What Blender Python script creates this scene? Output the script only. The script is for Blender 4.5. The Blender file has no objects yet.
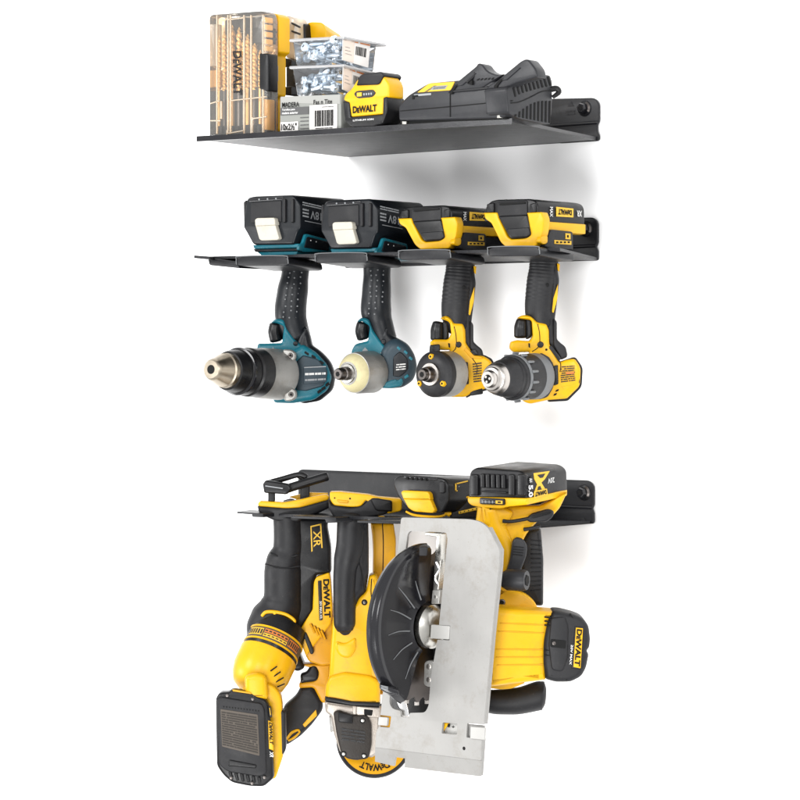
import bpy, bmesh, math, random
from mathutils import Vector as V, Matrix, geometry
random.seed(7)
D_ = bpy.data; scn = bpy.context.scene; COL = scn.collection
TH = math.radians(40); FX = 2600.0; CD = 3.03; HY = 370.0
F = V((-math.sin(TH), math.cos(TH), 0)); R = V((math.cos(TH), math.sin(TH), 0)); U = V((0, 0, 1))
CAM = -F*CD
def ray(x, y): return F + R*((x-400)/FX) + U*((HY-y)/FX)
def hit(x, y, o, n):
    d = ray(x, y); return CAM + d*((o-CAM).dot(n)/d.dot(n))
def P(x, y, Y): return hit(x, y, V((0, Y, 0)), V((0, 1, 0)))
def SC(p): return (p-CAM).dot(F)/FX      # metres covered by one photo pixel at p

# ---------------------------------------------------------------- materials
MT = {}
GRIME = {'yellow': .28, 'yellow_dark': .3, 'alu': .3, 'cream': .3, 'latch_white': .25, 'teal': .2, 'powder': .12, 'rubber': .14, 'black': .08, 'cast': .35, 'cast_warm': .35, 'charger_grey': .12}
def mat(name, col, rough=.5, metal=0, bump=.0, bs=600, spec=.25, var=.0, vs=60, coat=0, aniso=None):
    m = D_.materials.new(name); m.use_nodes = True; nt = m.node_tree; b = nt.nodes['Principled BSDF']
    b.inputs['Base Color'].default_value = (*col, 1); b.inputs['Roughness'].default_value = rough
    b.inputs['Metallic'].default_value = metal; b.inputs['Specular IOR Level'].default_value = spec
    b.inputs['Coat Weight'].default_value = coat; b.inputs['Coat Roughness'].default_value = .15
    tc = nt.nodes.new('ShaderNodeTexCoord')
    if bump:
        n = nt.nodes.new('ShaderNodeTexNoise'); n.inputs['Scale'].default_value = bs; n.inputs['Detail'].default_value = 3
        bp = nt.nodes.new('ShaderNodeBump'); bp.inputs['Strength'].default_value = bump; bp.inputs['Distance'].default_value = .0006
        if aniso:
            mp = nt.nodes.new('ShaderNodeMapping'); mp.inputs['Scale'].default_value = aniso
            nt.links.new(tc.outputs['Object'], mp.inputs[0]); nt.links.new(mp.outputs[0], n.inputs['Vector'])
        else: nt.links.new(tc.outputs['Object'], n.inputs['Vector'])
        nt.links.new(n.outputs[0], bp.inputs['Height']); nt.links.new(bp.outputs[0], b.inputs['Normal'])
    if var:
        n2 = nt.nodes.new('ShaderNodeTexNoise'); n2.inputs['Scale'].default_value = vs; n2.inputs['Detail'].default_value = 5
        nt.links.new(tc.outputs['Object'], n2.inputs['Vector'])
        r = nt.nodes.new('ShaderNodeMapRange'); r.inputs['From Min'].default_value = .3; r.inputs['From Max'].default_value = .7
        r.inputs['To Min'].default_value = max(.05, rough-var); r.inputs['To Max'].default_value = min(1, rough+var)
        nt.links.new(n2.outputs[0], r.inputs[0]); nt.links.new(r.outputs[0], b.inputs['Roughness'])
        h = nt.nodes.new('ShaderNodeHueSaturation'); h.inputs['Color'].default_value = (*col, 1)
        r2 = nt.nodes.new('ShaderNodeMapRange'); r2.inputs['From Min'].default_value = .3; r2.inputs['From Max'].default_value = .7
        r2.inputs['To Min'].default_value = 1-var*.8; r2.inputs['To Max'].default_value = 1+var*.8
        nt.links.new(n2.outputs[0], r2.inputs[0]); nt.links.new(r2.outputs[0], h.inputs['Value']); nt.links.new(h.outputs[0], b.inputs['Base Color'])
    if name in GRIME and var:
        src = b.inputs['Base Color'].links[0].from_socket
        n3 = nt.nodes.new('ShaderNodeTexNoise'); n3.inputs['Scale'].default_value = 38; n3.inputs['Detail'].default_value = 8; n3.inputs['Roughness'].default_value = .75
        n4 = nt.nodes.new('ShaderNodeTexNoise'); n4.inputs['Scale'].default_value = 420; n4.inputs['Detail'].default_value = 2
        nt.links.new(tc.outputs['Object'], n3.inputs['Vector']); nt.links.new(tc.outputs['Object'], n4.inputs['Vector'])
        r3 = nt.nodes.new('ShaderNodeMapRange'); r3.inputs['From Min'].default_value = .52; r3.inputs['From Max'].default_value = .72; r3.inputs['To Max'].default_value = GRIME[name]
        r4 = nt.nodes.new('ShaderNodeMapRange'); r4.inputs['From Min'].default_value = .70; r4.inputs['From Max'].default_value = .76; r4.inputs['To Max'].default_value = GRIME[name]*1.2
        nt.links.new(n3.outputs[0], r3.inputs[0]); nt.links.new(n4.outputs[0], r4.inputs[0])
        mx = nt.nodes.new('ShaderNodeMath'); mx.operation = 'MAXIMUM'; nt.links.new(r3.outputs[0], mx.inputs[0]); nt.links.new(r4.outputs[0], mx.inputs[1])
        mc = nt.nodes.new('ShaderNodeMix'); mc.data_type = 'RGBA'; nt.links.new(mx.outputs[0], mc.inputs[0]); nt.links.new(src, mc.inputs[6]); mc.inputs[7].default_value = (.12, .09, .05, 1) if max(col) > .1 else (.09, .085, .08, 1)
        nt.links.new(mc.outputs[2], b.inputs['Base Color'])
    MT[name] = m; return m
def clear(name, tint, gloss=.12, rough=.12, dens=.15):
    m = D_.materials.new(name); m.use_nodes = True; nt = m.node_tree; nt.nodes.clear(); N = nt.nodes.new; L = nt.links.new
    o = N('ShaderNodeOutputMaterial'); t = N('ShaderNodeBsdfTransparent'); t.inputs[0].default_value = (*tint, 1)
    g = N('ShaderNodeBsdfGlossy'); g.inputs['Roughness'].default_value = rough
    d = N('ShaderNodeBsdfDiffuse'); d.inputs[0].default_value = (*tint, 1)
    fr = N('ShaderNodeFresnel'); fr.inputs[0].default_value = 1.5
    ad = N('ShaderNodeMath'); ad.operation = 'ADD'; ad.inputs[1].default_value = gloss; L(fr.outputs[0], ad.inputs[0])
    m0 = N('ShaderNodeMixShader'); m0.inputs[0].default_value = dens; L(t.outputs[0], m0.inputs[1]); L(d.outputs[0], m0.inputs[2])
    m1 = N('ShaderNodeMixShader'); L(ad.outputs[0], m1.inputs[0]); L(m0.outputs[0], m1.inputs[1]); L(g.outputs[0], m1.inputs[2]); L(m1.outputs[0], o.inputs[0])
    MT[name] = m
mat('yellow', (.62, .335, .004), .34, bump=.12, var=.045, vs=45)
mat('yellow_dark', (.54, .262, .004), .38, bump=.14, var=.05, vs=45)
mat('yellow_print', (.60, .36, .03), .5)
mat('orange_print', (.5, .15, .03), .5)
mat('black', (.0065, .0065, .0072), .33, bump=.13, bs=1400, var=.08)
mat('gloss_black', (.01, .01, .012), .16, bump=.05, var=.04, coat=.3)
mat('rubber', (.0105, .0105, .0118), .47, bump=.2, var=.07, bs=1600)
mat('grey_plastic', (.019, .0195, .022), .42, bump=.16, bs=1400, var=.05)
mat('charger_grey', (.018, .0185, .021), .36, bump=.22, bs=1500, var=.06)
mat('powder', (.0065, .0068, .0085), .36, bump=.2, bs=1900, var=.015)
mat('hole', (.004, .004, .004), .8)
mat('teal', (.008, .115, .155), .28, bump=.2, var=.04)
mat('slate', (.022, .038, .05), .4, bump=.16, var=.06)
mat('slate_black', (.006, .0075, .0098), .36, bump=.14, var=.07)
mat('cream', (.50, .45, .26), .5, bump=.2, var=.04)
mat('latch_white', (.46, .435, .37), .45, bump=.15, var=.02)
mat('steel', (.45, .44, .41), .28, 1, bump=.15, var=.08)
mat('chrome', (.8, .8, .8), .12, 1)
mat('chuck', (.38, .33, .26), .36, 1, bump=.1, var=.08)
mat('chuck_silver', (.42, .395, .37), .34, 1, bump=.1, var=.08)
mat('dark_steel', (.10, .09, .085), .35, 1, var=.05)
mat('cast', (.30, .295, .28), .42, .6, bump=.5, var=.08)
mat('cast_warm', (.40, .36, .32), .45, .5, bump=.4, var=.06)
mat('alu', (.27, .265, .255), .5, .15, bump=.3, bs=260, var=.06, vs=26, aniso=(1, 1, .12))
mat('alu_light', (.36, .355, .34), .5, .2, bump=.2)
mat('zinc', (.62, .70, .78), .3, .7, var=.05)
mat('gold', (.80, .50, .19), .35, .35, var=.06)
mat('back_cream', (.82, .62, .38), .5)
mat('amber', (.68, .36, .08), .4)
mat('white_print', (.55, .55, .54), .5)
mat('paper', (.58, .565, .545), .6, bump=.1, bs=80)
mat('pink_paper', (.58, .50, .44), .6)
mat('carton_grey', (.21, .215, .20), .55, bump=.1)
mat('carton_side', (.27, .27, .255), .6)
mat('carton_dark', (.07, .07, .07), .5)
mat('brown_label', (.075, .062, .05), .5, bump=.3)
mat('brown_print', (.028, .024, .02), .6)
mat('gear_cover', (.02, .016, .013), .5, bump=.5, var=.06)
mat('grey_case', (.13, .135, .14), .45, bump=.2)
mat('grey_print', (.24, .25, .26), .5)
clear('clear_case', (1.0, .965, .91), -.01, .1, .08)
clear('clear_edge', (.92, .76, .56), .12, .25, .4)
clear('clear_tub', (.985, .99, .995), -.02, .1, .03)
clear('clear_rim', (.93, .93, .94), .05, .2, .3)

# ---------------------------------------------------------------- geometry
def fillet(pts, c, seg=4):
    out = []; n = len(pts)
    for i in range(n):
        p = V(pts[i][:2]); a = V(pts[i-1][:2]); b = V(pts[(i+1) % n][:2]); cc = pts[i][2] if len(pts[i]) > 2 else c
        d1 = a-p; d2 = b-p; l = min(cc, d1.length*.48, d2.length*.48)
        if l < .05: out.append(p); continue
        q1 = p+d1.normalized()*l; q2 = p+d2.normalized()*l
        for k in range(seg+1):
            t = k/seg; out.append(q1*(1-t)**2+p*2*t*(1-t)+q2*t*t)
    return out
MADE = {}
SUB = {'latch': ('battery', 'case_back'), 'chuck_bore': ('chuck',), 'lug': ('face_ring',), 'washer': ('nose_ring', 'face_ring'), 'battery_label': ('battery',),
       'charge_gauge': ('battery_shell',), 'release_cap': ('battery_shell',), 'lettering': ('battery_shell',), 'guide_tab': ('base_plate',), 'depth_scale': ('base_plate',),
       'name_plate': ('motor_cap',), 'guard_foot': ('blade_guard',), 'guard_tab': ('blade_guard',), 'blade_flange': ('saw_blade',), 'shoe_post': ('shoe',),
       'label': ('charger_body',), 'rating_label': ('motor_housing',), 'badge': ('gear_housing',), 'mounting_screw': ('mounting_flange',), 'paper_label': ('tub_body',),
       'grinding_disc': ('disc_guard',), 'battery_trim': ('battery',)}
class Part:
    def __init__(s, name, root, under=None, label=None):
        s.name = name; s.root = root; s.under = under; s.v = []; s.f = []; s.m = []; s.ms = []; s.flat = set(); s.label = label
    def mi(s, m):
        if m not in s.ms: s.ms.append(m)
        return s.ms.index(m)
    def add(s, vs, fs, m):
        k = len(s.v); s.v += [V(x) for x in vs]; i = s.mi(m)
        for f in fs: s.f.append([k+j for j in f]); s.m.append(i)
    def frame(s, x, y, Y, plane, near):
        o = P(x, y, Y)
        if plane == 'Y': n = V((0, 1, 0)); e1 = V((1, 0, 0))
        elif plane == 'X': n = V((-1, 0, 0)); e1 = V((0, 1, 0))
        else: n = F.copy(); e1 = R.copy()
        if near: o = o-n*(near*SC(o))
        return o, e1, U.copy(), n
    def anchor(s, pts, Y, a):
        if a: return a if len(a) == 3 else (a[0], a[1], Y)
        return (sum(p[0] for p in pts)/len(pts), sum(p[1] for p in pts)/len(pts), Y)
    def ext(s, pts, Y, th, m, plane='D', r=1.0, c=1.5, a=None, near=0, holes=None, seg=3, to=None, side=None, dome=0):
        """outline in the plane, th in px (or metres if < 1), rounded over by r px"""
        ax, ay, AY = s.anchor(pts, Y, a); o, e1, e2, n = s.frame(ax, ay, AY, plane, near); sc = SC(o)
        ol = fillet(pts, c); W = [hit(p.x, p.y, o, n) for p in ol]
        q = [V(((w-o).dot(e1), (w-o).dot(e2))) for w in W]
        A = sum(q[i-1].x*q[i].y-q[i].x*q[i-1].y for i in range(len(q)))
        if A < 0: q.reverse()
        t = th if th < 1 else th*sc; rr = min(r*sc, t*.48); d = n
        if to: d = (P(*to[1])-P(*to[0])); t = d.length; d = d.normalized(); rr = min(r*sc, t*.48)
        N = len(q); nor = []
        for i in range(N):
            e = (q[i]-q[i-1]); g = (q[(i+1) % N]-q[i])
            a1 = V((e.y, -e.x)).normalized() if e.length > 1e-9 else V((0, 0)); a2 = V((g.y, -g.x)).normalized() if g.length > 1e-9 else a1
            mm = a1+a2; k = 1+a1.dot(a2); nor.append(mm/max(k, .45))
        lim = []
        for i in range(N):
            o2 = q[i]; d2 = -nor[i].normalized() if nor[i].length else V((0, 0)); best = 9.
            for j in range(N):
                if i in (j, (j+1) % N) or (j+2) % N == i or (i+1) % N == j: continue
                u1 = q[j]; w1 = q[(j+1) % N]-u1; den = d2.x*w1.y-d2.y*w1.x
                if abs(den) < 1e-12: continue
                tt = ((u1.x-o2.x)*w1.y-(u1.y-o2.y)*w1.x)/den; ss = ((u1.x-o2.x)*d2.y-(u1.y-o2.y)*d2.x)/den
                if tt > 1e-6 and -.01 <= ss <= 1.01: best = min(best, tt)
            lim.append(best*.4)
        for _ in range(3): lim = [min(lim[i], lim[i-1]+(q[i]-q[i-1]).length*.8, lim[(i+1) % N]+(q[i]-q[(i+1) % N]).length*.8) for i in range(N)]
        rings = []
        if rr > 1e-6:
            for k in range(seg+1):
                an = math.pi/2*k/seg; rings.append((rr*(1-math.sin(an)), rr*(1-math.cos(an))))
            rings += [(x, t-y) for x, y in reversed(rings)]
        else: rings = [(0, 0), (0, t)]
        vs = []; fs = []
        for ins, dep in rings:
            for i in range(N):
                z = q[i]-nor[i]*min(ins, lim[i]); vs.append(o+e1*z.x+e2*z.y+d*dep)
        M = len(rings)
        for k in range(M-1):
            for i in range(N):
                j = (i+1) % N; fs.append((k*N+i, k*N+j, (k+1)*N+j, (k+1)*N+i))
        if holes:
            hl = []
            for h in holes:
                hq = [V(((w-o).dot(e1), (w-o).dot(e2))) for w in [hit(p.x, p.y, o, n) for p in fillet(h, c)]]
                b0 = len(vs); K = len(hq); hl.append((b0, K, hq))
                for dep in (0, t): vs += [o+e1*z.x+e2*z.y+d*dep for z in hq]
                for i in range(K): j = (i+1) % K; fs.append((b0+i, b0+K+i, b0+K+j, b0+j))
            z0 = [q[i]-nor[i]*min(rings[0][0], lim[i]) for i in range(N)]
            loops = [[V((z.x, z.y, 0)) for z in z0]]+[[V((z.x, z.y, 0)) for z in h[2]] for h in hl]
            tri = geometry.tessellate_polygon(loops)
            idF = list(range(N)); idB = [(M-1)*N+i for i in range(N)]
            for b0, K, _ in hl: idF += [b0+i for i in range(K)]; idB += [b0+K+i for i in range(K)]
            fs += [tuple(idF[k] for k in tt) for tt in tri]+[tuple(idB[k] for k in tt) for tt in tri]
        else:
            tri = geometry.tessellate_polygon([[V((q[i].x-nor[i].x*min(rings[0][0], lim[i]), q[i].y-nor[i].y*min(rings[0][0], lim[i]), 0)) for i in range(N)]])
            k0 = len(s.f)+len(fs); fs += [tuple(t3) for t3 in tri]+[tuple((M-1)*N+k for k in reversed(t3)) for t3 in tri]; s.flat |= set(range(k0, len(s.f)+len(fs)))
        s.add(vs, fs, m); return s
    def decal(s, pts, Y, m, plane='D', a=None, near=0, th=.0004, c=0): return s.ext(pts, Y, th, m, plane, 0, c, a, near)
    def text(s, txt, quad, Y, m, plane='D', a=None, near=0, bold=.02, caps=False):
        """letters fitted into the quad TL, TR, BR, BL"""
        cu = D_.curves.new('t', 'FONT'); cu.body = txt; cu.offset = bold; cu.resolution_u = 3
        if caps:
            cu.small_caps_scale = .72
            for i, ch in enumerate(txt):
                if ch.islower(): cu.body_format[i].use_small_caps = True
        ob = D_.objects.new('t', cu); me = D_.meshes.new_from_object(ob)
        xs = [v.co.x for v in me.vertices]; ys = [v.co.y for v in me.vertices]
        x0, x1, y0, y1 = min(xs), max(xs), min(ys), max(ys)
        ax, ay, AY = s.anchor(quad, Y, a); o, e1, e2, n = s.frame(ax, ay, AY, plane, near)
        TL, TR, BR, BL = [V(p) for p in quad]; vs = []
        for v in me.vertices:
            u = (v.co.x-x0)/(x1-x0); w = (v.co.y-y0)/(y1-y0)
            q = (BL*(1-u)+BR*u)*(1-w)+(TL*(1-u)+TR*u)*w; vs.append(hit(q.x, q.y, o, n))
        s.add(vs, [tuple(p.vertices) for p in me.polygons], m)
        D_.objects.remove(ob); D_.curves.remove(cu); D_.meshes.remove(me); return s
    def rev(s, p0, p1, prof, m, n=40, ang=None, ribs=None, cap=True):
        """revolve profile [(t 0..1, radius m)] round p0-p1"""
        ax = (p1-p0); z = ax.normalized(); e1 = z.orthogonal().normalized()
        if ang: e1 = (V(ang[0])-z*V(ang[0]).dot(z)).normalized()
        e2 = z.cross(e1); vs = []; fs = []; a0, a1 = (ang[1], ang[2]) if ang else (0, 2*math.pi); cnt = n+1 if ang else n
        for t, r in prof:
            for i in range(cnt):
                an = a0+(a1-a0)*i/n; rr = r
                if ribs and ribs[1] <= t <= ribs[2]: rr = r*(1+ribs[3]*(1 if (i*ribs[0]//n) % 2 else -1))
                vs.append(p0+ax*t+e1*(rr*math.cos(an))+e2*(rr*math.sin(an)))
        for k in range(len(prof)-1):
            for i in range(n):
                j = i+1 if ang else (i+1) % n; fs.append((k*cnt+i, k*cnt+j, (k+1)*cnt+j, (k+1)*cnt+i))
        if cap and not ang:
            fs.append(tuple(range(n-1, -1, -1))); b = (len(prof)-1)*cnt; fs.append(tuple(b+i for i in range(n)))
        s.add(vs, fs, m); return s
    def lathe(s, x0, y0, Y0, x1, y1, Y1, prof, m, **k):
        p0 = P(x0, y0, Y0); p1 = P(x1, y1, Y1); sc = SC(p0)
        h = (lambda q: (q[0]-x0)/(x1-x0)) if abs(x1-x0) > abs(y1-y0) else (lambda q: (q[0]-y0)/(y1-y0))
        return s.rev(p0, p1, [(h(q), q[1]*sc) for q in prof], m, **k)
    def spine(s, pts, Y, m, a=None, near=0, plane='D', n=18, sub=5, sq=1.0, rip=None):
        """rounded tube through px points (x, y, r)"""
        ax, ay, AY = s.anchor(pts, Y, a); o, e1, e2, nn = s.frame(ax, ay, AY, plane, near)
        ps = [hit(p[0], p[1], o, nn) for p in pts]; rs = [p[2]*SC(ps[0]) for p in pts]
        return s.tube(ps, rs, m, n, sub, sq, rip)
    def tube(s, ps, rs, m, n=18, sub=5, sq=1.0, rip=None):
        L = []
        for i in range(len(ps)-1):
            a = ps[max(i-1, 0)]; b = ps[i]; c = ps[i+1]; d = ps[min(i+2, len(ps)-1)]
            for k in range(sub):
                t = k/sub; q = .5*((2*b)+(c-a)*t+(2*a-5*b+4*c-d)*t*t+(3*b-a-3*c+d)*t**3)
                tt = t*t*(3-2*t); L.append((q, rs[i]*(1-tt)+rs[i+1]*tt))
        L.append((ps[-1], rs[-1]))
        if rip: L = [(q, r*(1-rip[2]*(k % 4 > 1)) if rip[0] <= k/len(L) <= rip[1] else r) for k, (q, r) in enumerate(L)]
        d0 = (L[0][0]-L[1][0]).normalized(); d1 = (L[-1][0]-L[-2][0]).normalized(); r0 = L[0][1]; r1 = L[-1][1]
        k = .35
        L = [(L[0][0]+d0*r0*k, r0*.02), (L[0][0]+d0*r0*k*.94, r0*.55), (L[0][0]+d0*r0*k*.6, r0*.86)]+L+[(L[-1][0]+d1*r1*k*.6, r1*.86), (L[-1][0]+d1*r1*k*.94, r1*.55), (L[-1][0]+d1*r1*k, r1*.02)]
        vs = []; fs = []; prev = None
        for i, (q, r) in enumerate(L):
            t = (L[min(i+1, len(L)-1)][0]-L[max(i-1, 0)][0]).normalized()
            if prev is None: prev = F.cross(t); prev = prev.normalized() if prev.length > .05 else t.orthogonal().normalized()
            e = (prev-t*prev.dot(t)).normalized(); prev = e; g = t.cross(e)
            for j in range(n):
                an = 2*math.pi*j/n; vs.append(q+e*(r*math.cos(an))+g*(r*sq*math.sin(an)))
        for i in range(len(L)-1):
            for j in range(n): k2 = (j+1) % n; fs.append((i*n+j, i*n+k2, (i+1)*n+k2, (i+1)*n+j))
        fs.append(tuple(range(n))); b = (len(L)-1)*n; fs.append(tuple(b+j for j in range(n)))
        s.add(vs, fs, m); return s
    def prism(s, top, down, m):
        """four world points and a vector"""
        vs = list(top)+[p+down for p in top]; s.add(vs, [(0, 1, 2, 3), (7, 6, 5, 4), (0, 4, 5, 1), (1, 5, 6, 2), (2, 6, 7, 3), (3, 7, 4, 0)], m); return s
    def knob(s, x, y, Y, r, m, plane='D', a=None, near=0, h=None, dome=.7, n=14):
        o, e1, e2, nn = s.frame(*((a if a else (x, y, Y))), plane, near); p = hit(x, y, o, nn); sc = SC(p); h = (h if h else r)*sc
        return s.rev(p+nn*h, p-nn*h*.3, [(0, r*sc), (.75, r*sc), (.92, r*sc*.9), (1, r*sc*dome)], m, n=n)
    def done(s):
        for k in SUB.get(s.name, ()):
            if s.root is not None and (s.root.name, k) in MADE: s.under = MADE[(s.root.name, k)]; break
        root = s.root; loc = V((0, 0, 0))
        if root is not None: loc = root.location
        elif s.v: loc = sum(s.v, V((0, 0, 0)))/len(s.v); loc.z = min(v.z for v in s.v)
        me = D_.meshes.new(s.name); me.from_pydata([v-loc for v in s.v], [], s.f)
        for m in s.ms: me.materials.append(MT[m])
        me.polygons.foreach_set('material_index', s.m); me.update()
        b = bmesh.new(); b.from_mesh(me); bmesh.ops.recalc_face_normals(b, faces=b.faces); b.to_mesh(me); b.free()
        me.polygons.foreach_set('use_smooth', [i not in s.flat for i in range(len(me.polygons))]); me.set_sharp_from_angle(angle=math.radians(38))
        ob = D_.objects.new(s.name, me); COL.objects.link(ob)
        if s.under is not None: ob.parent = s.under
        elif root is not None: ob.parent = root
        else: ob.location = loc
        if s.label: ob['label'] = s.label
        if root is not None: MADE[(root.name, s.name)] = ob
        return ob
def thing(name, label, cat, x, y, Y, group=None):
    o = D_.objects.new(name, None); COL.objects.link(o); o.location = P(x, y, Y); o.empty_display_size = .02
    return tag(o, label, cat, group)
def tag(o, label, cat, group=None):
    o['label'] = label; o['category'] = cat
    if group: o['group'] = group
    return o
def rect(x0, y0, x1, y1): return [(x0, y0), (x1, y0), (x1, y1), (x0, y1)]
def dense(p, quad, Y, m, rows, plane='D', a=None, near=0, fill=.5, seed=1, words=(3, 7), gap=.12):
    """rows of small print blocks"""
    rn = random.Random(seed); TL, TR, BR, BL = [V(q) for q in quad]
    def at(u, w): return tuple((TL*(1-u)+TR*u)*(1-w)+(BL*(1-u)+BR*u)*w)
    a = a or (sum(q[0] for q in quad)/4, sum(q[1] for q in quad)/4, Y)
    for r in range(rows):
        w0 = (r+.5-fill/2)/rows; w1 = (r+.5+fill/2)/rows; k = rn.randint(*words); cuts = sorted(rn.random() for _ in range(k)); u0 = 0
        for cu in cuts+[1]:
            if cu-gap*.3 > u0+.03: p.decal([at(u0, w0), at(cu-gap*.3, w0), at(cu-gap*.3, w1), at(u0, w1)], Y, m, plane, a, near)
            u0 = cu
# ================================================================ setting, camera, light
wl = D_.materials.new('wall_white'); wl.use_nodes = True; nt = wl.node_tree; b = nt.nodes['Principled BSDF']
b.inputs['Base Color'].default_value = (.93, .93, .93, 1); b.inputs['Roughness'].default_value = .9; b.inputs['Specular IOR Level'].default_value = .1
MT['wall'] = wl
w = Part('wall', None); w.add([(-8, .001, -4), (8, .001, -4), (8, .001, 4), (-8, .001, 4), (-8, .05, -4), (8, .05, -4), (8, .05, 4), (-8, .05, 4)], [(0, 1, 2, 3), (7, 6, 5, 4), (0, 4, 5, 1), (1, 5, 6, 2), (2, 6, 7, 3), (3, 7, 4, 0)], 'wall')
wo = w.done(); wo['kind'] = 'structure'
cd = D_.cameras.new('camera'); co = D_.objects.new('camera', cd); COL.objects.link(co); scn.camera = co
co.location = CAM; co.rotation_euler = (math.pi/2, 0, TH); cd.sensor_width = 36; cd.lens = 36*FX/800; cd.shift_y = -30/800; cd.clip_end = 100
W = D_.worlds.new('World'); scn.world = W; W.use_nodes = True
W.node_tree.nodes['Background'].inputs[0].default_value = (1, 1, 1, 1); W.node_tree.nodes['Background'].inputs[1].default_value = 1.0
def area(name, loc, tgt, size, power, col=(1, 1, 1)):
    l = D_.lights.new(name, 'AREA'); l.shape = 'DISK'; l.size = size; l.energy = power; l.color = col
    o = D_.objects.new(name, l); COL.objects.link(o); o.location = loc; o.rotation_euler = (V(tgt)-V(loc)).to_track_quat('-Z', 'Y').to_euler(); return o
area('key_lamp', (-.9, -2.8, 1.05), (0, 0, 0), 1.1, 54)
area('front_lamp', (1.2, -2.9, .8), (0, 0, 0), 1.0, 34)
area('right_lamp', (3.1, -1.9, .75), (0, 0, 0), 1.0, 38)
area('left_lamp', (-2.1, -2.0, -.5), (0, -.1, 0), 1.0, 34)
area('low_lamp', (1.3, -2.6, -1.3), (0, 0, .1), 1.3, 72)
scn.view_settings.view_transform = 'Standard'; scn.view_settings.look = 'None'; scn.view_settings.exposure = -.1
scn.render.engine = 'CYCLES'; scn.cycles.max_bounces = 10; scn.cycles.transparent_max_bounces = 24

# ================================================================ shared rack hardware
def screw_head(root, x, y, Y=-.004):
    q = Part('mounting_screw', root)
    o = P(x, y, Y); s = SC(o); n = V((0, -1, 0))
    q.rev(o, o+n*.002, [(0, 8*s), (.6, 8*s), (1, 6.8*s)], 'powder', n=24)
    q.rev(o+n*.002, o+n*.009, [(0, 5.6*s), (.7, 5.6*s), (1, 4.4*s)], 'gloss_black', n=6)
    q.rev(o+n*.0091, o+n*.0095, [(0, 2.6*s), (1, 2.4*s)], 'hole', n=12)
    q.rev(o+n*.0018, o+n*.0032, [(0, 7.2*s), (1, 5.4*s)], 'dark_steel', n=24, ang=((1, 0, .3), -.9, .9))  # partial steel arc stands in for a glint on the washer
    q.done()

# ================================================================ ROW 1: the top shelf
s1 = thing('wall_shelf', 'top black steel wall shelf carrying the drill bit case, screw tubs and charger', 'shelf', 470, 150, -.01)
p = Part('shelf_plate', s1)
top = [P(197, 136.5, -.29), P(511, 118.5, -.262), P(597, 137, -.004), P(345, 154, -.004)]
p.prism(top, V((0, 0, -.0035)), 'powder'); p.done()
p = Part('front_lip', s1)
p.prism([P(196.5, 136.2, -.2915), P(512, 118.2, -.2635), P(512, 118.2, -.2605), P(198, 136.4, -.2885)], V((0, 0, -.0058)), 'gloss_black'); p.done()
p = Part('mounting_flange', s1)
p.ext([(330, 115.5), (553, 98.7), (594, 97.8, 5), (598.6, 103, 4), (598.6, 121), (596.6, 126), (596.8, 132), (598.6, 135), (598.6, 140.5, 2), (346, 157)], -.0045, .0035, 'powder', 'Y', .8, 1.2)
p.ext([(340, 138.5), (597.6, 120.4), (597.6, 124.2), (340, 142.5)], -.0055, .003, 'powder', 'Y', 1.2, 1.5)
p.text('▲', [(567.5, 101), (573.5, 100.6), (573.5, 106), (567.5, 106.4)], -.0052, 'grey_plastic', 'Y', bold=0)
dense(p, [(566, 110), (575, 109.4), (575, 115), (566, 115.6)], -.0052, 'grey_plastic', 2, 'Y', words=(1, 2))
p.done(); screw_head(s1, 585, 108.5)
p = Part('gusset', s1); p.ext([(597, 136), (597.5, 141), (560, 143.4), (524, 134.6), (528, 129)], -.005, .003, 'powder', 'Y', .3, 1); p.done()

# ---- drill bit case
c1 = thing('drill_bit_case', 'tall clear fronted drill bit case with gold bits and black latch at shelf end', 'bit case', 240, 136, -.27)
Yc = -.272
p = Part('tray', c1)
p.ext([(225, 20), (262, 16), (264, 86), (264, 133), (216, 135), (216, 92), (225, 88)], Yc+.019, .004, 'black', 'Y', .5, 1.5)
p.ext([(210, 17), (266, 13), (266, 133), (210, 137)], Yc+.0235, .004, 'back_cream', 'Y', .5, 1.5)
p.ext([(211, 91), (264, 86.5), (264, 97), (211, 101)], Yc+.008, .01, 'grey_plastic', 'Y', .8, 1)
p.ext([(213, 101), (264, 97), (264, 133), (213, 136)], Yc+.012, .006, 'slate_black', 'Y', .6, 1)
for i in range(9): p.ext([(214+i*5.6, 98-i*.4), (216+i*5.6, 98-i*.4), (216+i*5.6, 134-i*.35), (214+i*5.6, 134-i*.35)], Yc+.010, .003, 'rubber', 'Y', .3, .5)
p.ext([(230, 18), (245, 17), (245, 32), (230, 33)], Yc+.01, .008, 'black', 'Y', .6, 1)
p.ext([(246, 28), (262, 27), (262, 43), (246, 44)], Yc+.01, .008, 'black', 'Y', .6, 1)
p.done()
bits = [(219.5, 36, 90, 2.0), (224.5, 30, 90, 2.3), (232.4, 25, 90, 3.2), (239.2, 27, 90, 3.1), (228.4, 40, 90, 1.9), (243.6, 38, 89, 2.0), (247.8, 34, 89, 2.9), (254.6, 43, 89, 2.8), (260.2, 50, 88, 2.2)]
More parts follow.
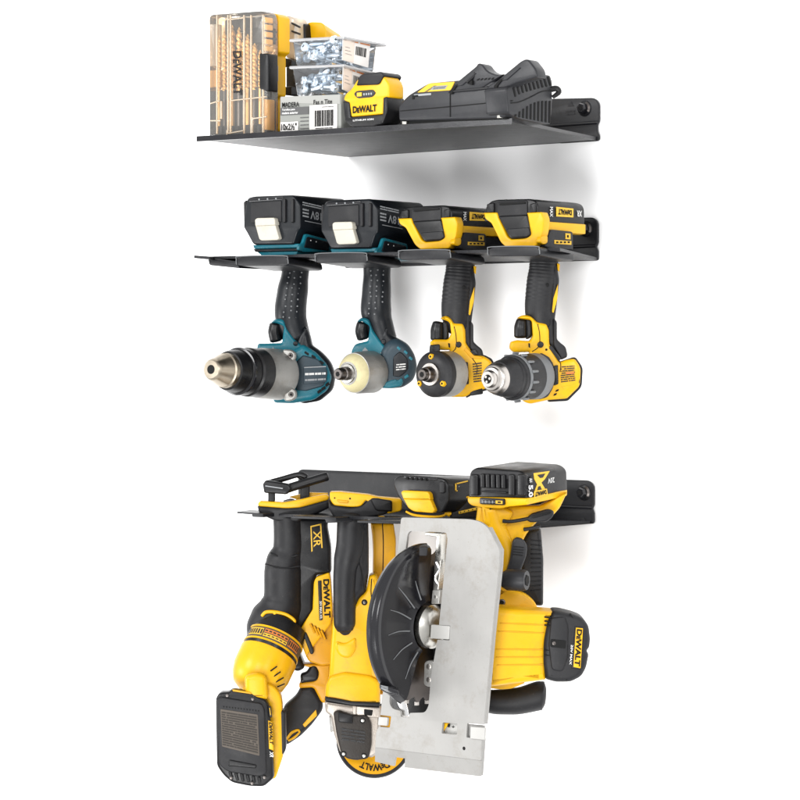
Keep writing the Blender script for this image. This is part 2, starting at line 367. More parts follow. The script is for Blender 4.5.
for i, (x, y0, y1, r) in enumerate(bits):
    q = Part('drill_bit', None); a = P(x, y0, Yc+.009); bb = P(x, y1+1, Yc+.009); sc = SC(a); vs = []; fs = []; n = 12; M = 72
    for k in range(M+1):
        t = k/M; an0 = t*(a-bb).length/(r*sc*5.0)*2*math.pi; pr = min(1, t*10+.05)
        for j in range(n):
            an = 2*math.pi*j/n; rr = r*sc*pr*(1 if math.cos(2*an) > -.25 else .55)
            vs.append(a+(bb-a)*t+V((rr*math.cos(an+an0), rr*math.sin(an+an0), 0)))
    for k in range(M):
        for j in range(n): j2 = (j+1) % n; fs.append((k*n+j, k*n+j2, (k+1)*n+j2, (k+1)*n+j))
    q.add(vs, fs, 'gold'); q.rev(bb, P(x, y1+36, Yc+.009), [(0, r*sc*.8), (1, r*sc*.8)], 'dark_steel' if i % 2 else 'gold', n=10)
    ob = q.done()
    tag(ob, ['thin gold drill bit nearest the left end of the bit case', 'second gold bit from the left end inside the clear case', 'thick gold bit with the black lettering over its left side', 'thick gold bit with the black lettering over its right side', 'slim gold bit directly left of the black lettering', 'slim gold bit directly right of the black lettering', 'medium gold bit two places right of the black lettering', 'shorter gold bit near the latch side of the case', 'thin shortest gold bit nearest the latch of the case'][i], 'drill bit', 'gold drill bits in the clear case')
p = Part('clear_cover', c1)
p.ext([(208.5, 14.5, 5), (264, 10.5, 6), (266.5, 20), (267, 134, 4), (209, 137.5, 3)], Yc, .019, 'clear_case', 'Y', 2.2, 2)
for x in (216, 227, 229.5, 243, 250, 262): p.ext([(x, 15), (x+1.1, 15), (x+1.1, 134), (x, 134)], Yc-.0008, .0022, 'clear_edge', 'Y', .3, .2)
for (x0, y0, x1, y1) in ((209.5, 103, 219, 100), (230, 100, 266, 96), (210, 120, 220, 120), (252, 118, 266, 116), (226, 133, 243, 130), (228, 19, 244, 17)):
    p.ext([(x0, y0), (x1, y1), (x1, y1+1.3), (x0, y0+1.3)], Yc-.0008, .0022, 'clear_edge', 'Y', .3, .2)
for x0, y0, x1, y1 in ((220, 101, 221.3, 119), (251, 117, 252.3, 133), (226, 130, 227.2, 136), (243, 130, 244.2, 134)):
    p.ext(rect(x0, y0, x1, y1), Yc-.0008, .0022, 'clear_edge', 'Y', .3, .2)
p.text('DeWALT', [(241.5, 51), (242, 95), (233.2, 95.5), (232.8, 51)], Yc, 'black', 'Y', near=1.6, bold=.025, caps=True)
p.done()
for x0, y0, x1, y1 in ((211.5, 70, 220, 87), (211.5, 24, 217, 66)):
    p = Part('bit_rack', c1); p.ext(rect(x0, y0, x1, y1), Yc+.008, .008, 'amber' if y0 > 60 else 'clear_edge', 'Y', .6, 1); p.done()
for i in range(5):
    p = Part('bit_rack', c1); p.ext(rect(263, 17+i*7.2, 265.5, 22.5+i*7.2), Yc+.004, .012, 'amber', 'Y', .5, 1); p.done()
p = Part('bit_rack', c1); p.ext(rect(263.5, 99, 266, 130), Yc+.003, .014, 'amber', 'Y', .6, 1); p.done()
p = Part('case_back', c1)
p.ext([(268, 12, 3), (276, 14, 2), (279, 17), (279, 52), (275, 55), (275, 95), (272, 98), (272, 130, 3), (268, 133)], Yc+.022, .018, 'yellow', 'Y', 1.2, 1.5)
p.done()
p = Part('latch', c1)
p.ext([(259, 53), (268, 53.5), (268, 91.5), (259, 89)], Yc-.001, .016, 'black', 'Y', 1.2, 2)
p.ext([(262, 62), (271.5, 63), (271.5, 83), (262, 81)], Yc+.009, .008, 'rubber', 'Y', 1, 2)
p.ext([(273, 65), (274.6, 65), (274.6, 81), (273, 81)], Yc+.016, .006, 'grey_print', 'Y', .4, .8)
p.done()

# ---- second bit case behind
c2 = thing('drill_bit_case', 'second bit case with yellow end standing behind the screw tubs', 'bit case', 312, 128, -.17)
p = Part('case_body', c2)
p.ext([(286, 60), (303, 62), (303, 95), (286, 93)], -.21, .012, 'black', 'Y', 1, 2)
p.ext([(283, 57.5), (292, 60), (292, 68), (283, 67)], -.225, .02, 'black', 'Y', 1, 2); p.ext([(283, 87), (292, 86), (292, 96), (283, 95)], -.225, .02, 'black', 'Y', 1, 2)
p.ext([(302, 26, 2), (310, 21.5, 3), (322, 22, 3), (326, 30), (326, 125), (303, 125)], -.19, 1, 'yellow', 'Y', 1.4, 1.5, to=((322, 22, -.19), (340, 34, -.15))); p.done()
p = Part('case_band', c2); p.ext([(298, 22), (304, 23.5, 2), (305, 36), (305, 60), (298, 60)], -.2, .012, 'black', 'Y', 1, 1); p.done()
p = Part('clear_cover', c2); p.ext([(286, 15, 2), (294, 18, 3), (295, 60), (286, 58)], -.215, .022, 'clear_edge', 'Y', 1.2, 1.5)
p.ext([(291, 22), (299, 26), (299, 28), (291, 24)], -.217, .003, 'grey_plastic', 'Y', .3, .4); p.ext([(291, 30), (299, 33), (299, 35), (291, 32)], -.217, .003, 'grey_plastic', 'Y', .3, .4); p.done()

# ---- screw carton
k1 = thing('screw_carton', 'grey cardboard screw carton with barcode under the clear tubs', 'carton', 312, 132, -.27)
p = Part('carton_box', k1)
Yk = -.274
p.ext([(280, 97), (341, 94), (341, 129.6), (280, 133)], Yk, .035, 'carton_grey', 'Y', .6, .8)
p.ext([(281, 103), (281, 96.8), (340, 94.6), (340, 104)], Yk-.0004, .0004, 'carton_side', 'Y', 0, 0)
p.text('MADERA', [(282, 102.6), (299, 101.8), (299, 106.6), (282, 107.4)], Yk, 'hole', 'Y', near=.9, bold=.015)
p.text('Fas n Tite', [(313.5, 100), (332, 99), (332, 103.6), (313.5, 104.6)], Yk, 'hole', 'Y', near=.9, bold=.015)
p.decal([(280.4, 108), (308.5, 106.6), (308.5, 114), (280.4, 115.4)], Yk, 'carton_dark', 'Y', near=.9)
p.text('Tornillos para', [(282, 108.9), (295, 108.2), (295, 110.7), (282, 111.4)], Yk, 'white_print', 'Y', near=1.3, bold=.03)
p.text('madera exterior', [(282, 112), (298, 111.2), (298, 113.6), (282, 114.4)], Yk, 'white_print', 'Y', near=1.3, bold=.03)
p.decal([(280.4, 122.4), (298, 121.4), (298, 131), (280.4, 132)], Yk, 'paper', 'Y', near=.9)
p.text('10x2½"', [(281, 123.8), (296.6, 122.9), (296.6, 129.8), (281, 130.7)], Yk, 'hole', 'Y', near=1.4, bold=.03)
p.decal([(309.5, 105.4), (337, 103.8), (337, 128.6), (309.5, 130.2)], Yk, 'paper', 'Y', near=1)
rb = random.Random(3); x = 314.5
while x < 332:
    wd = rb.choice((.5, .8, 1.2)); p.decal([(x, 110.6-(x-314)*.06), (x+wd, 110.6-(x-314)*.06), (x+wd, 126.6-(x-314)*.06), (x, 126.6-(x-314)*.06)], Yk, 'hole', 'Y', near=1.4); x += wd+rb.choice((.4, .7))
dense(p, [(313, 128), (333, 126.9), (333, 128.3), (313, 129.4)], Yk, 'hole', 1, 'Y', near=1.4)
dense(p, [(320, 106.6), (334, 105.8), (334, 107), (320, 107.8)], Yk, 'hole', 1, 'Y', near=1.4)
for y in (117, 120.6, 124.4, 128): dense(p, [(300, y), (308.5, y-.5), (308.5, y+1), (300, y+1.5)], Yk, 'carton_dark', 1, 'Y', near=.9, words=(1, 3))
p.done()

# ---- clear tubs of screws
def screw_mesh():
    q = Part('screw', None); L = .042; z = V((0, 0, 1))
    pr = [(0, .003), (.04, .0047), (.08, .0048), (.12, .0021), (.36, .0018), (.4, .0015)]
    for k in range(18): t = .4+.5*k/18; pr += [(t, .0022), (t+.014, .0015)]
    pr += [(.92, .0015), (1, .0001)]
    q.rev(V((0, 0, L/2)), V((0, 0, -L/2)), pr, 'zinc', n=10)
    q.rev(V((0, 0, L/2+.00005)), V((0, 0, L/2+.0009)), [(0, .0046), (1, .0034)], 'zinc', n=10)
    for a in (0, math.pi/2):
        d = V((math.cos(a), math.sin(a), 0))*.0017; e = V((-math.sin(a), math.cos(a), 0))*.0004; h = V((0, 0, L/2+.00095))
        q.add([h-d-e, h+d-e, h+d+e, h-d+e], [(0, 1, 2, 3)], 'hole')
    ob = q.done(); loc = ob.location.copy(); me = ob.data
    me.transform(Matrix.Translation(loc)); ob.location = (0, 0, 0); return ob
sproto = screw_mesh(); first = [True]
def tub(name_lab, y0, Y, front, top, seed, lab, cnt, side):
    t = thing('screw_tub', name_lab, 'plastic tub', front[3][0], front[3][1], Y)
    (ax, ay), (bx, by), (cx, cy), (dx, dy) = front     # TL TR BR BL
    tx, ty, tY = side
    p = Part('tub_body', t); p.ext([(ax, ay), (bx, by), (cx, cy), (dx, dy)], Y, 1, 'clear_tub', 'Y', 2.0, 2.5, to=((bx, by, Y), (tx, ty, tY))); p.done()
    p = Part('tub_rim', t)
    p.ext([(ax-3, ay-2), (bx+3, by-2), (bx+3, by+.6), (ax-3, ay+1)], Y-.003, 1, 'clear_rim', 'Y', .8, 1, to=((bx, by, Y-.003), (tx+7, ty, tY))); p.done()
    # the paper label on the end facing right
    p = Part('paper_label', t); o = P(bx, by, Y); d = P(tx, ty, tY)-o; n = d.cross(U).normalized(); n = n if n.x > 0 else -n; s = SC(o)
    e = P(cx, cy, Y)-o; e = V((e.x*.3, 0, e.z))
    o2 = o+n*.0022+U*(-.5*s); vs = [o2+d*.02, o2+d*.78, o2+d*.74+e*.9, o2+d*.02+e*.82]
    p.add(vs+[v-n*.0006 for v in vs], [(0, 1, 2, 3), (7, 6, 5, 4), (0, 4, 5, 1), (1, 5, 6, 2), (2, 6, 7, 3), (3, 7, 4, 0)], 'paper')
    def on(u, w_): return vs[0]*(1-u)*(1-w_)+vs[1]*u*(1-w_)+vs[2]*u*w_+vs[3]*(1-u)*w_+n*.0004
    rb = random.Random(seed)
    p.add([on(.02, .02), on(.42, .02), on(.42, .98), on(.02, .98)], [(0, 1, 2, 3)], 'pink_paper')
    for (u0, u1) in ((.02, .12), (.3, .55), (.62, .98)): p.add([on(u0, .0), on(u1, .0), on(u1, .07), on(u0, .07)], [(0, 1, 2, 3)], 'orange_print' if u0 > .2 else 'hole')
    u = .48
    while u < .84:
        wd = rb.choice((.012, .02, .03)); p.add([on(u, .22), on(u+wd, .22), on(u+wd, .6), on(u, .6)], [(0, 1, 2, 3)], 'hole'); u += wd+rb.choice((.012, .02))
    for k in range(3): p.add([on(.08, .35+.15*k), on(.26+.04*k, .35+.15*k), on(.26+.04*k, .38+.15*k), on(.08, .38+.15*k)], [(0, 1, 2, 3)], 'grey_print')
    p.done()
    W0 = P(dx+2, dy-3, Y); wx = P(cx-2, cy-3, Y)-W0; dd = d*.8; hh = (P(ax, ay, Y)-P(dx, dy, Y)).length
    rn = random.Random(seed*7)
    for i in range(cnt):
        if first[0]: ob = sproto; first[0] = False
        else: ob = sproto.copy(); COL.objects.link(ob)
        u = rn.uniform(.3, .7); v_ = rn.uniform(.04, .5); z = .0045+hh*.58*(i/cnt)
        ob.rotation_euler = (math.radians(rn.uniform(80, 100)), 0, rn.choice((-1, 1))*math.radians(90)+math.radians(rn.uniform(-40, 30)))
        if i % 4 == 3: ob.rotation_euler = (math.radians(rn.uniform(70, 85)), 0, math.radians(rn.uniform(-60, 20))); v_ = rn.uniform(.2, .5); z *= .6
        ob.location = W0+wx*u+dd*v_+U*z
        tag(ob, lab, 'screw', 'zinc screws loose in the %s tub' % ('upper' if seed == 5 else 'lower'))
tub('lower clear plastic tub of zinc screws resting on the grey carton', 0, -.272, [(292, 68), (341, 66), (338, 94), (297, 96.5)], 0, 4, 'loose zinc screw inside the lower clear tub on the carton', 24, (369, 75, -.225))
tub('upper clear plastic tub of zinc screws stacked on the lower tub', 0, -.272, [(292, 41), (341, 38), (338, 64.5), (296, 66.5)], 0, 5, 'loose zinc screw inside the upper clear tub of the stack', 26, (377, 46, -.225))

# ---- compact battery
b1 = thing('tool_battery', 'small yellow and black battery standing beside the long charger', 'battery', 364, 126, -.27)
Yb = -.276
p = Part('battery_shell', b1)
p.ext([(343, 100, 2), (345, 94, 3), (351, 89, 3), (358, 78, 4), (383, 75, 4), (389, 84, 3), (389, 97), (384, 98), (383, 114), (351, 117), (349, 103)], Yb, .024, 'yellow', 'Y', 1.8, 1.5)
p.ext([(384, 78, 4), (392, 80, 2), (394, 88), (394, 96), (384, 98)], Yb+.022, .016, 'yellow', 'Y', 1.5, 1)
p.done()
p = Part('battery_skirt', b1)
p.ext([(342.6, 101, 1), (349, 102), (350.5, 117), (382.5, 114.5), (383, 97.6), (386.5, 96.5), (387, 111, 2), (382, 124, 3), (377, 124.5), (374, 126), (353, 127), (350, 126.5), (345, 121.5, 2)], Yb-.001, .026, 'black', 'Y', 1.2, 1)
p.ext([(385, 96.5), (387, 96.5), (387, 110), (383, 122), (372, 126), (372, 110)], Yb+.01, .028, 'black', 'Y', 1, 1)
p.text('12', [(391, 104.5), (396, 104), (396, 110), (391, 110.4)], Yb+.01, 'white_print', 'X', a=(389.5, 105), near=.6)
p.text('LITHIUM ION', [(353, 119.6), (373.5, 118.2), (373.5, 120), (353, 121.4)], Yb, 'white_print', 'Y', near=1.4)
p.done()
p = Part('release_cap', b1)
p.ext([(356, 85.5), (359, 76, 2), (363, 73.6, 2), (381, 71.5, 3), (383.5, 75), (379, 83.5), (377, 84.6)], Yb-.002, .03, 'rubber', 'Y', 1.2, 1.2); p.done()
p = Part('charge_gauge', b1)
p.ext([(353.5, 94, 3), (356, 91, 3), (373, 89.5, 3), (375.5, 93), (372.5, 97, 3), (357, 98.5, 3)], Yb-.0008, .003, 'grey_plastic', 'Y', .5, 1)
p.decal([(356.8, 92.7), (361.6, 92.3), (361.6, 96.2), (356.8, 96.6)], Yb-.0008, 'yellow_print', 'Y', near=.6)
for i in range(4): p.decal(rect(363.2+2.4*i, 93.2-.2*i, 364.7+2.4*i, 95.4-.2*i), Yb-.0008, 'grey_print', 'Y', near=.6)
p.done()
p = Part('lettering', b1); p.text('DeWALT', [(352.6, 106.4), (376.6, 104.2), (376.6, 111.4), (352.6, 113.4)], Yb, 'hole', 'Y', near=.7, bold=.04, caps=True); p.done()

# ---- charger
g1 = thing('battery_charger', 'long black dual battery charger with yellow top label and vented end', 'charger', 475, 122, -.26)
Yg = -.272
p = Part('charger_body', g1)
p.ext([(398.5, 121, 3), (398, 106, 3), (404.5, 98.5, 3), (409, 94.5), (428, 83, 3), (456, 80.5, 2), (470, 79), (497, 81, 3), (505, 87, 3), (508, 95, 4), (508, 110, 4), (502, 118, 4)], Yg, .06, 'charger_grey', 'Y', 2.2, 2)
p.ext([(400, 110.6), (449, 106.2), (512, 100.2), (512, 101), (449, 107.2), (400, 111.4)], Yg-.0006, .002, 'hole', 'Y', .1, 0)
for x, y0, y1 in ((449.5, 92, 117), (486.5, 86, 114)): p.ext([(x, y0), (x+.9, y0), (x+.9, y1), (x, y1)], Yg-.0006, .002, 'hole', 'Y', .1, 0)
p.ext([(400, 121.5), (505, 115), (505, 118.5), (400, 125)], Yg+.004, .06, 'hole', 'Y', .4, .5)
p.ext([(412, 95.5), (418, 94.8), (418, 96.4), (414, 96.8), (414, 99), (412, 99.2)], Yg-.0008, .002, 'hole', 'Y', .1, 0)
p.ext([(450, 90.5), (484, 87), (488, 86), (488, 89), (450, 92.6)], Yg-.002, .004, 'rubber', 'Y', .6, .5)
p.done()
p = Part('label', g1)
p.ext([(417, 92.5), (429, 83.4), (454.5, 81.6), (450.5, 90.2)], Yg-.001, .002, 'yellow_print', 'Y', .3, 1)
dense(p, [(424, 92), (434, 85.4), (437, 85.2), (427, 91.7)], Yg-.001, 'carton_dark', 2, 'Y', near=.4, words=(2, 4))
p.decal([(433, 86.3), (447.5, 85.2), (445, 89), (430.5, 90)], Yg-.001, 'grey_print', 'Y', near=.4)
dense(p, [(434, 86.8), (446.5, 85.8), (444.6, 88.6), (432.4, 89.6)], Yg-.001, 'carton_dark', 2, 'Y', near=.7, words=(2, 4))
p.decal([(414, 94.4), (431, 93), (431, 95), (414, 96.4)], Yg, 'grey_print', 'Y', near=.5)
p.done()
for nm, pts, dY in (('battery_guide', [(448, 93), (455, 84), (477, 66, 2), (481.5, 63, 3), (486, 64, 3), (491, 71, 4), (500, 74.5, 3), (508, 74), (488, 87), (480, 91.5)], -.001),
                ('battery_guide', [(484, 92), (490, 85), (498, 80.4), (524, 61.5, 2), (528.5, 59, 3), (532.5, 59.6, 3), (540, 69, 4), (541.2, 77), (520, 83), (505, 90)], -.003)):
    p = Part(nm, g1); p.ext([(q[0]-(4 if i_ > 2 else 1), *q[1:]) for i_, q in enumerate(pts)], Yg+dY, .016, 'charger_grey', 'Y', 1.8, 1.5)
    (ex, ey) = (0, 0) if pts[0][0] == 448 else (44.5, -5.5)
    p.ext([(456+ex, 86+ey), (473+ex, 73+ey), (476+ex, 73+ey), (462+ex, 85.5+ey)], Yg+dY-.0012, .003, 'grey_plastic', 'Y', .8, 1)
    p.ext([(449+ex, 91.6+ey), (455+ex, 85+ey), (457.5, 84.4) if not ex else (459+ex, 83.4+ey), (453+ex, 91+ey), (452+ex, 93.6+ey), (449.4+ex, 94+ey)], Yg+dY-.0014, .003, 'hole', 'Y', .3, .6)
    if not ex:
        for i in range(5): p.decal([(477+i*3.6, 79.2-i*.2), (479.4+i*3.6, 78.2-i*.2), (478.6+i*3.6, 80-i*.2), (476.6+i*3.6, 80.6-i*.2)], Yg+dY, 'hole', 'Y', near=.6)
        p.spine([(467, 82, 1.3), (474, 76, 1.3), (474.5, 72.6, 1.2)], Yg+dY, 'rubber', near=1.5)
        p.ext([(468, 81), (472, 80), (472, 85), (467, 84)], Yg+dY-.003, .004, 'hole', 'Y', .5, 1)
    p.done()
p = Part('vented_end', g1)
AX = (511, 100, Yg)
p.ext([(506, 88, 3), (526, 77, 5), (540, 74.5, 4), (550.5, 75, 2), (552.6, 82), (552.6, 100), (551, 124.4, 2), (540, 123), (520, 118.5), (508.5, 113, 3)], Yg, .028, 'charger_grey', 'X', 1.8, 1.5, a=AX)
for i in range(10):
    t = i/9; x = 513+t*34.5; y = 86.5-11*t**.7+.5; l = 9.5
    if i < 9.5: p.ext([(x, y+.6), (x+1.6, y+.2), (x+3.6+.6*t, y+l), (x+2.1+.6*t, y+l+.4)], Yg, .001, 'hole', 'X', .1, .4, a=AX, near=.6)
for i in range(10):
    t = i/9; x = 515.5+t*34; y0 = 114.5-13.5*math.sin(min(1, t*1.25)*math.pi/2); y1 = 116.5+6.6*t
    p.ext([(x, y0), (x+1.5, y0-.4), (x+1.2, y1+.3), (x-.3, y1)], Yg, .001, 'hole', 'X', .1, .4, a=AX, near=.6)
p.spine([(511, 103, .5), (519, 102, .5), (530, 97.5, .5), (542, 91.5, .5), (552, 90.5, .5)], Yg, 'hole', plane='X', a=AX, near=.5, n=8)
p.done()
p = Part('cord_strap', g1); p.spine([(548, 90, 3), (556, 88.5, 3), (559, 92, 2.6), (553, 97, 2)], Yg+.07, 'black'); p.done()
for x, y in ((405, 123.4), (500, 117.2)):
    p = Part('foot', g1); p.rev(P(x, y-1.6, Yg+.003), P(x, y+1, Yg+.003), [(0, .0035), (1, .0033)], 'steel', n=14); p.done()
# ================================================================ ROW 2: the four drivers
s2 = thing('tool_rack', 'slotted black steel rack holding four pistol grip tools by their batteries', 'rack', 460, 262, -.01)
p = Part('rack_plate', s2)
p.prism([P(208, 256.5, -.165), P(560, 248, -.15), P(597, 257.5, -.004), P(345, 262, -.004)], V((0, 0, -.003)), 'powder')
p.prism([P(194, 255.3, -.19), P(209, 256.4, -.19), P(216, 257.6, -.16), P(206, 256.6, -.16)], V((0, 0, -.0032)), 'powder'); p.done()
p = Part('mounting_flange', s2)
p.ext([(340, 229), (576, 217.5), (593, 217.4, 5), (597.4, 222, 4), (597.4, 243), (595.6, 247), (597.4, 251), (597.4, 260.5, 2), (345, 268)], -.0045, .0035, 'powder', 'Y', .8, 1.2)
p.ext([(345, 255), (596, 244), (596, 247.4), (345, 258)], -.0055, .003, 'powder', 'Y', 1.2, 1.5); p.done()
screw_head(s2, 586.5, 229)
p = Part('support_finger', s2); p.ext([(207.5, 257.5, 1), (236, 261.5), (240, 268.4), (209, 265.2, 2)], -.168, .05, 'powder', 'Y', 1, 1); p.done()
for xi, yi in ((236, 260.5), (315, 257.5), (398.5, 254.5), (487.5, 251)):
    p = Part('support_finger', s2)
    p.ext([(xi, yi-1.5, 3), (xi+6, yi-4.4, 3), (xi+48, yi-5, 2), (xi+52, yi-2, 2), (xi+53, yi+4, 2), (xi+49, yi+5), (xi+1, yi+5.4, 3)], -.168, 1, 'powder', 'Y', .9, 1, to=((xi+52, yi, -.168), (xi+86, yi+5.5, -.105)))
    p.spine([(xi+.6, yi+4, .5), (xi+.4, yi-1.4, .5), (xi+4, yi-4.2, .5), (xi+47, yi-4.8, .5), (xi+51.5, yi-2, .5), (xi+52.2, yi+3, .5)], -.1685, 'grey_case', plane='Y', n=8, sub=3)  # paler line along the front edge, its highlight put into the colour
    p.done()

def makita_battery(root, ox, oy, k):
    def T(pts): return [(246+(q[0]-246)*k+ox, 250+(q[1]-250)*k+oy, *q[2:]) for q in pts]
    Y = -.148
    p = Part('battery', root)
    p.ext(T([(248, 197.5, 3), (254, 196.2), (293, 194.8, 3), (299.5, 203, 3), (300, 228, 2), (297, 232), (293, 244.5, 2), (253, 245, 3), (246, 232, 2), (243, 227, 2), (246, 201)]), Y, .088, 'slate_black', 'Y', 2, 1.5)
    p.ext(T([(250.5, 202.5), (281, 200.5), (281, 222), (250.5, 223)]), Y-.0012, .004, 'rubber', 'Y', .8, 1)
    p.ext(T([(243.4, 202), (246, 200), (246.4, 227), (243.8, 228)]), Y+.002, .02, 'rubber', 'Y', .8, 1)
    for x in (282.6, 290.6): p.ext(T([(x, 199), (x+2.4, 198.8), (x+2.4, 222), (x, 223)]), Y-.003, .006, 'rubber', 'Y', .9, 1)
    p.ext(T([(248.5, 198.8), (283, 196.6), (283, 199.8), (248.5, 202)]), Y-.001, .003, 'gloss_black', 'Y', .5, 1)
    for i in range(3): p.knob(*[T([(259+i*8.4, 199.4-i*.4)])[0][j] for j in (0, 1)], Y-.002, .9, 'grey_print', 'Y', h=.8, n=8)
    A = (*T([(300, 215)])[0][:2], Y)
    dense(p, T([(303, 201.2), (322, 205.6), (322, 210), (303, 205.8)]), Y, 'grey_print', 2, 'X', a=A, near=.5, words=(2, 4), seed=4)
    dense(p, T([(303, 207.6), (309, 209), (309, 218.6), (303, 217.4)]), Y, 'grey_print', 3, 'X', a=A, near=.5, words=(1, 2), seed=5)
    p.text('18V', T([(321.5, 221), (310.5, 218.8), (310.5, 210.4), (321.5, 213)]), Y, 'grey_print', 'X', a=A, near=.5, bold=.02)
    p.decal(T([(305, 220.5), (325, 224.5), (325, 225.2), (305, 221.2)]), Y, 'grey_print', 'X', a=A, near=.5)
    p.done()
    p = Part('latch', root)
    p.ext(T([(254.6, 219.5, 2), (257, 218), (273.5, 217.6, 2), (274.6, 219), (275, 225), (255, 226)]), Y-.007, .01, 'latch_white', 'Y', .9, 1)
    p.ext(T([(255, 225.4), (275, 224.6), (279, 238.5, 2), (277, 240), (261, 240.6, 2), (259, 239)]), Y-.005, .008, 'latch_white', 'Y', .9, 1); p.done()
    p = Part('tool_foot', root)
    p.ext(T([(252.5, 245), (299, 243.6), (301, 248), (254, 249)]), Y+.003, .08, 'teal', 'Y', 1, 1)
    p.ext(T([(253, 249), (300, 248), (300, 251), (255, 252)]), Y+.006, .075, 'slate_black', 'Y', .8, 1)
    p.ext(T([(257, 252), (298, 251), (296, 255), (262, 256)]), Y+.008, .07, 'teal', 'Y', .8, 1)
    B = (*T([(301, 247)])[0][:2], Y+.003)
    p.ext(T([(299, 246, 2), (303, 243), (306, 233.5, 2), (330, 240), (331, 252), (304, 252), (299, 250)]), Y, .004, 'teal', 'X', .6, 1.5, a=B, near=1.5)
    p.ext(T([(305.4, 245), (307.5, 236.4, 2), (329, 242), (329, 251), (304.5, 247.5)]), Y, .004, 'slate_black', 'X', .6, 1.5, a=B, near=2.6)
    p.knob(*T([(311, 240.5)])[0][:2], Y, .6, 'white_print', 'X', a=B, near=3.2, n=8); p.knob(*T([(316.5, 241.8)])[0][:2], Y, .6, 'white_print', 'X', a=B, near=3.2, n=8)
    p.done()

def dewalt_battery(root, f, Y, label_no=True, thin=False):
    T = lambda pts: [(*f(q[0], q[1]), *q[2:]) for q in pts]
    p = Part('battery', root)
    p.ext(T([(484, 213), (485.5, 207, 3), (490.5, 201, 3), (497, 199.6), (530, 198.8, 3), (536, 201, 3), (538, 206, 2), (538, 222), (484, 222)]), Y, .083, 'black', 'Y', 1.6, 1.5)
    p.ext(T([(497, 202), (527, 200.4), (527, 236), (510, 238), (503, 224), (497, 214)]), Y-.0015, .01, 'rubber', 'Y', 1, 1.5)
    p.ext(T([(499, 203.4), (525, 201.8), (525, 203.6), (499, 205.4)]), Y-.003, .003, 'hole', 'Y', .4, 1)
    for x, w_ in ((486.5, 7), (529.5, 6)): p.ext(T([(x, 204), (x+w_, 202.5), (x+w_, 212.5), (x, 212.5)]), Y-.002, .004, 'black', 'Y', 1, 1.5)
    A = (*f(538.5, 210), Y)
    p.text('MAX', T([(553, 207), (553, 217), (550, 216.8), (550, 206.8)]), Y, 'white_print', 'X', a=A, near=.5, bold=.02)
    p.decal(T([(556.4, 206.8), (573.4, 208.6), (573.4, 217.4), (556.4, 216.4)]), Y, 'yellow_print', 'X', a=A, near=.5)
    p.text('DeWALT', T([(571.8, 215.4), (558.4, 214.6), (558.4, 208.8), (571.8, 210.2)]), Y, 'hole', 'X', a=A, near=.9, bold=.05, caps=True)
    p.text('XR', T([(582, 216.8), (577, 216.4), (577, 210.4), (582, 210.8)]), Y, 'white_print', 'X', a=A, near=.5)
    p.done()
    p = Part('latch', root)
    p.ext(T([(497.5, 216), (527, 214.6), (531, 235, 2), (527, 238), (510, 239, 3)]), Y-.004, .012, 'black', 'Y', 1.5, 2)
    p.ext(T([(506, 229), (528.5, 227.4), (530, 234.5, 2), (527, 236.6), (511, 237.4, 2)]), Y-.0052, .004, 'rubber', 'Y', .8, 1); p.done()
    p = Part('tool_foot', root)
    p.ext(T([(483, 212.6), (496.6, 212.4, 1), (498, 217), (507, 236.6, 2), (511, 239.4), (526, 238.4, 3), (530.6, 234, 2), (526.6, 212.6, 1), (541, 212, 1), (543.6, 219, 3), (542, 234, 4), (536.5, 244.6, 3), (534, 247), (506, 247.4), (500.5, 242.6, 3), (491, 223, 2), (485, 219, 2)]), Y-.003, .012, 'yellow', 'Y', 1.4, 1)
    p.ext(T([(530, 222), (541, 221), (541, 231), (535, 232), (530, 232)]), Y+.002, .08, 'yellow', 'Y', 1.4, 1)
    p.ext(T([(538, 214), (541, 213.5), (542, 222.5), (538, 223)]), Y+.01, .068, 'yellow', 'Y', 1, .5)
    p.ext(T([(520, 232), (539, 230), (537, 249), (510, 249)]), Y+.02, .05, 'black', 'Y', 1, 1)
    C_ = (*f(542, 240), Y)
    p.ext(T([(547, 243, 2), (549.5, 232, 2), (552, 229.4), (573, 231.6, 2), (573.4, 250), (552, 250), (544, 246)]), Y, .006, 'rubber', 'X', 1, 1.5, a=C_, near=1)
    p.ext(T([(541.5, 236), (548, 235.5, 2), (548, 243, 2), (544, 245), (540, 242)]), Y, .006, 'yellow', 'X', 1, 2, a=C_, near=2)
    p.decal(T([(554.6, 240), (571.4, 241), (571.4, 244.8), (554.6, 243.8)]), Y, 'yellow_print', 'X', a=C_, near=1.5)
    for i in range(4): p.decal(T([(556.5+i*3.8, 241.4), (558.5+i*3.8, 241.4), (558.5+i*3.8, 243), (556.5+i*3.8, 243)]), Y, 'hole', 'X', a=C_, near=1.9)
    p.decal(T([(565.6, 233.2), (570.6, 233.6), (570.6, 239.4), (565.6, 239)]), Y, 'yellow_print', 'X', a=C_, near=1.5)
    p.decal(T([(567.4, 235), (568.8, 235.1), (568.8, 237.6), (567.4, 237.5)]), Y, 'hole', 'X', a=C_, near=1.9)
    p.done()

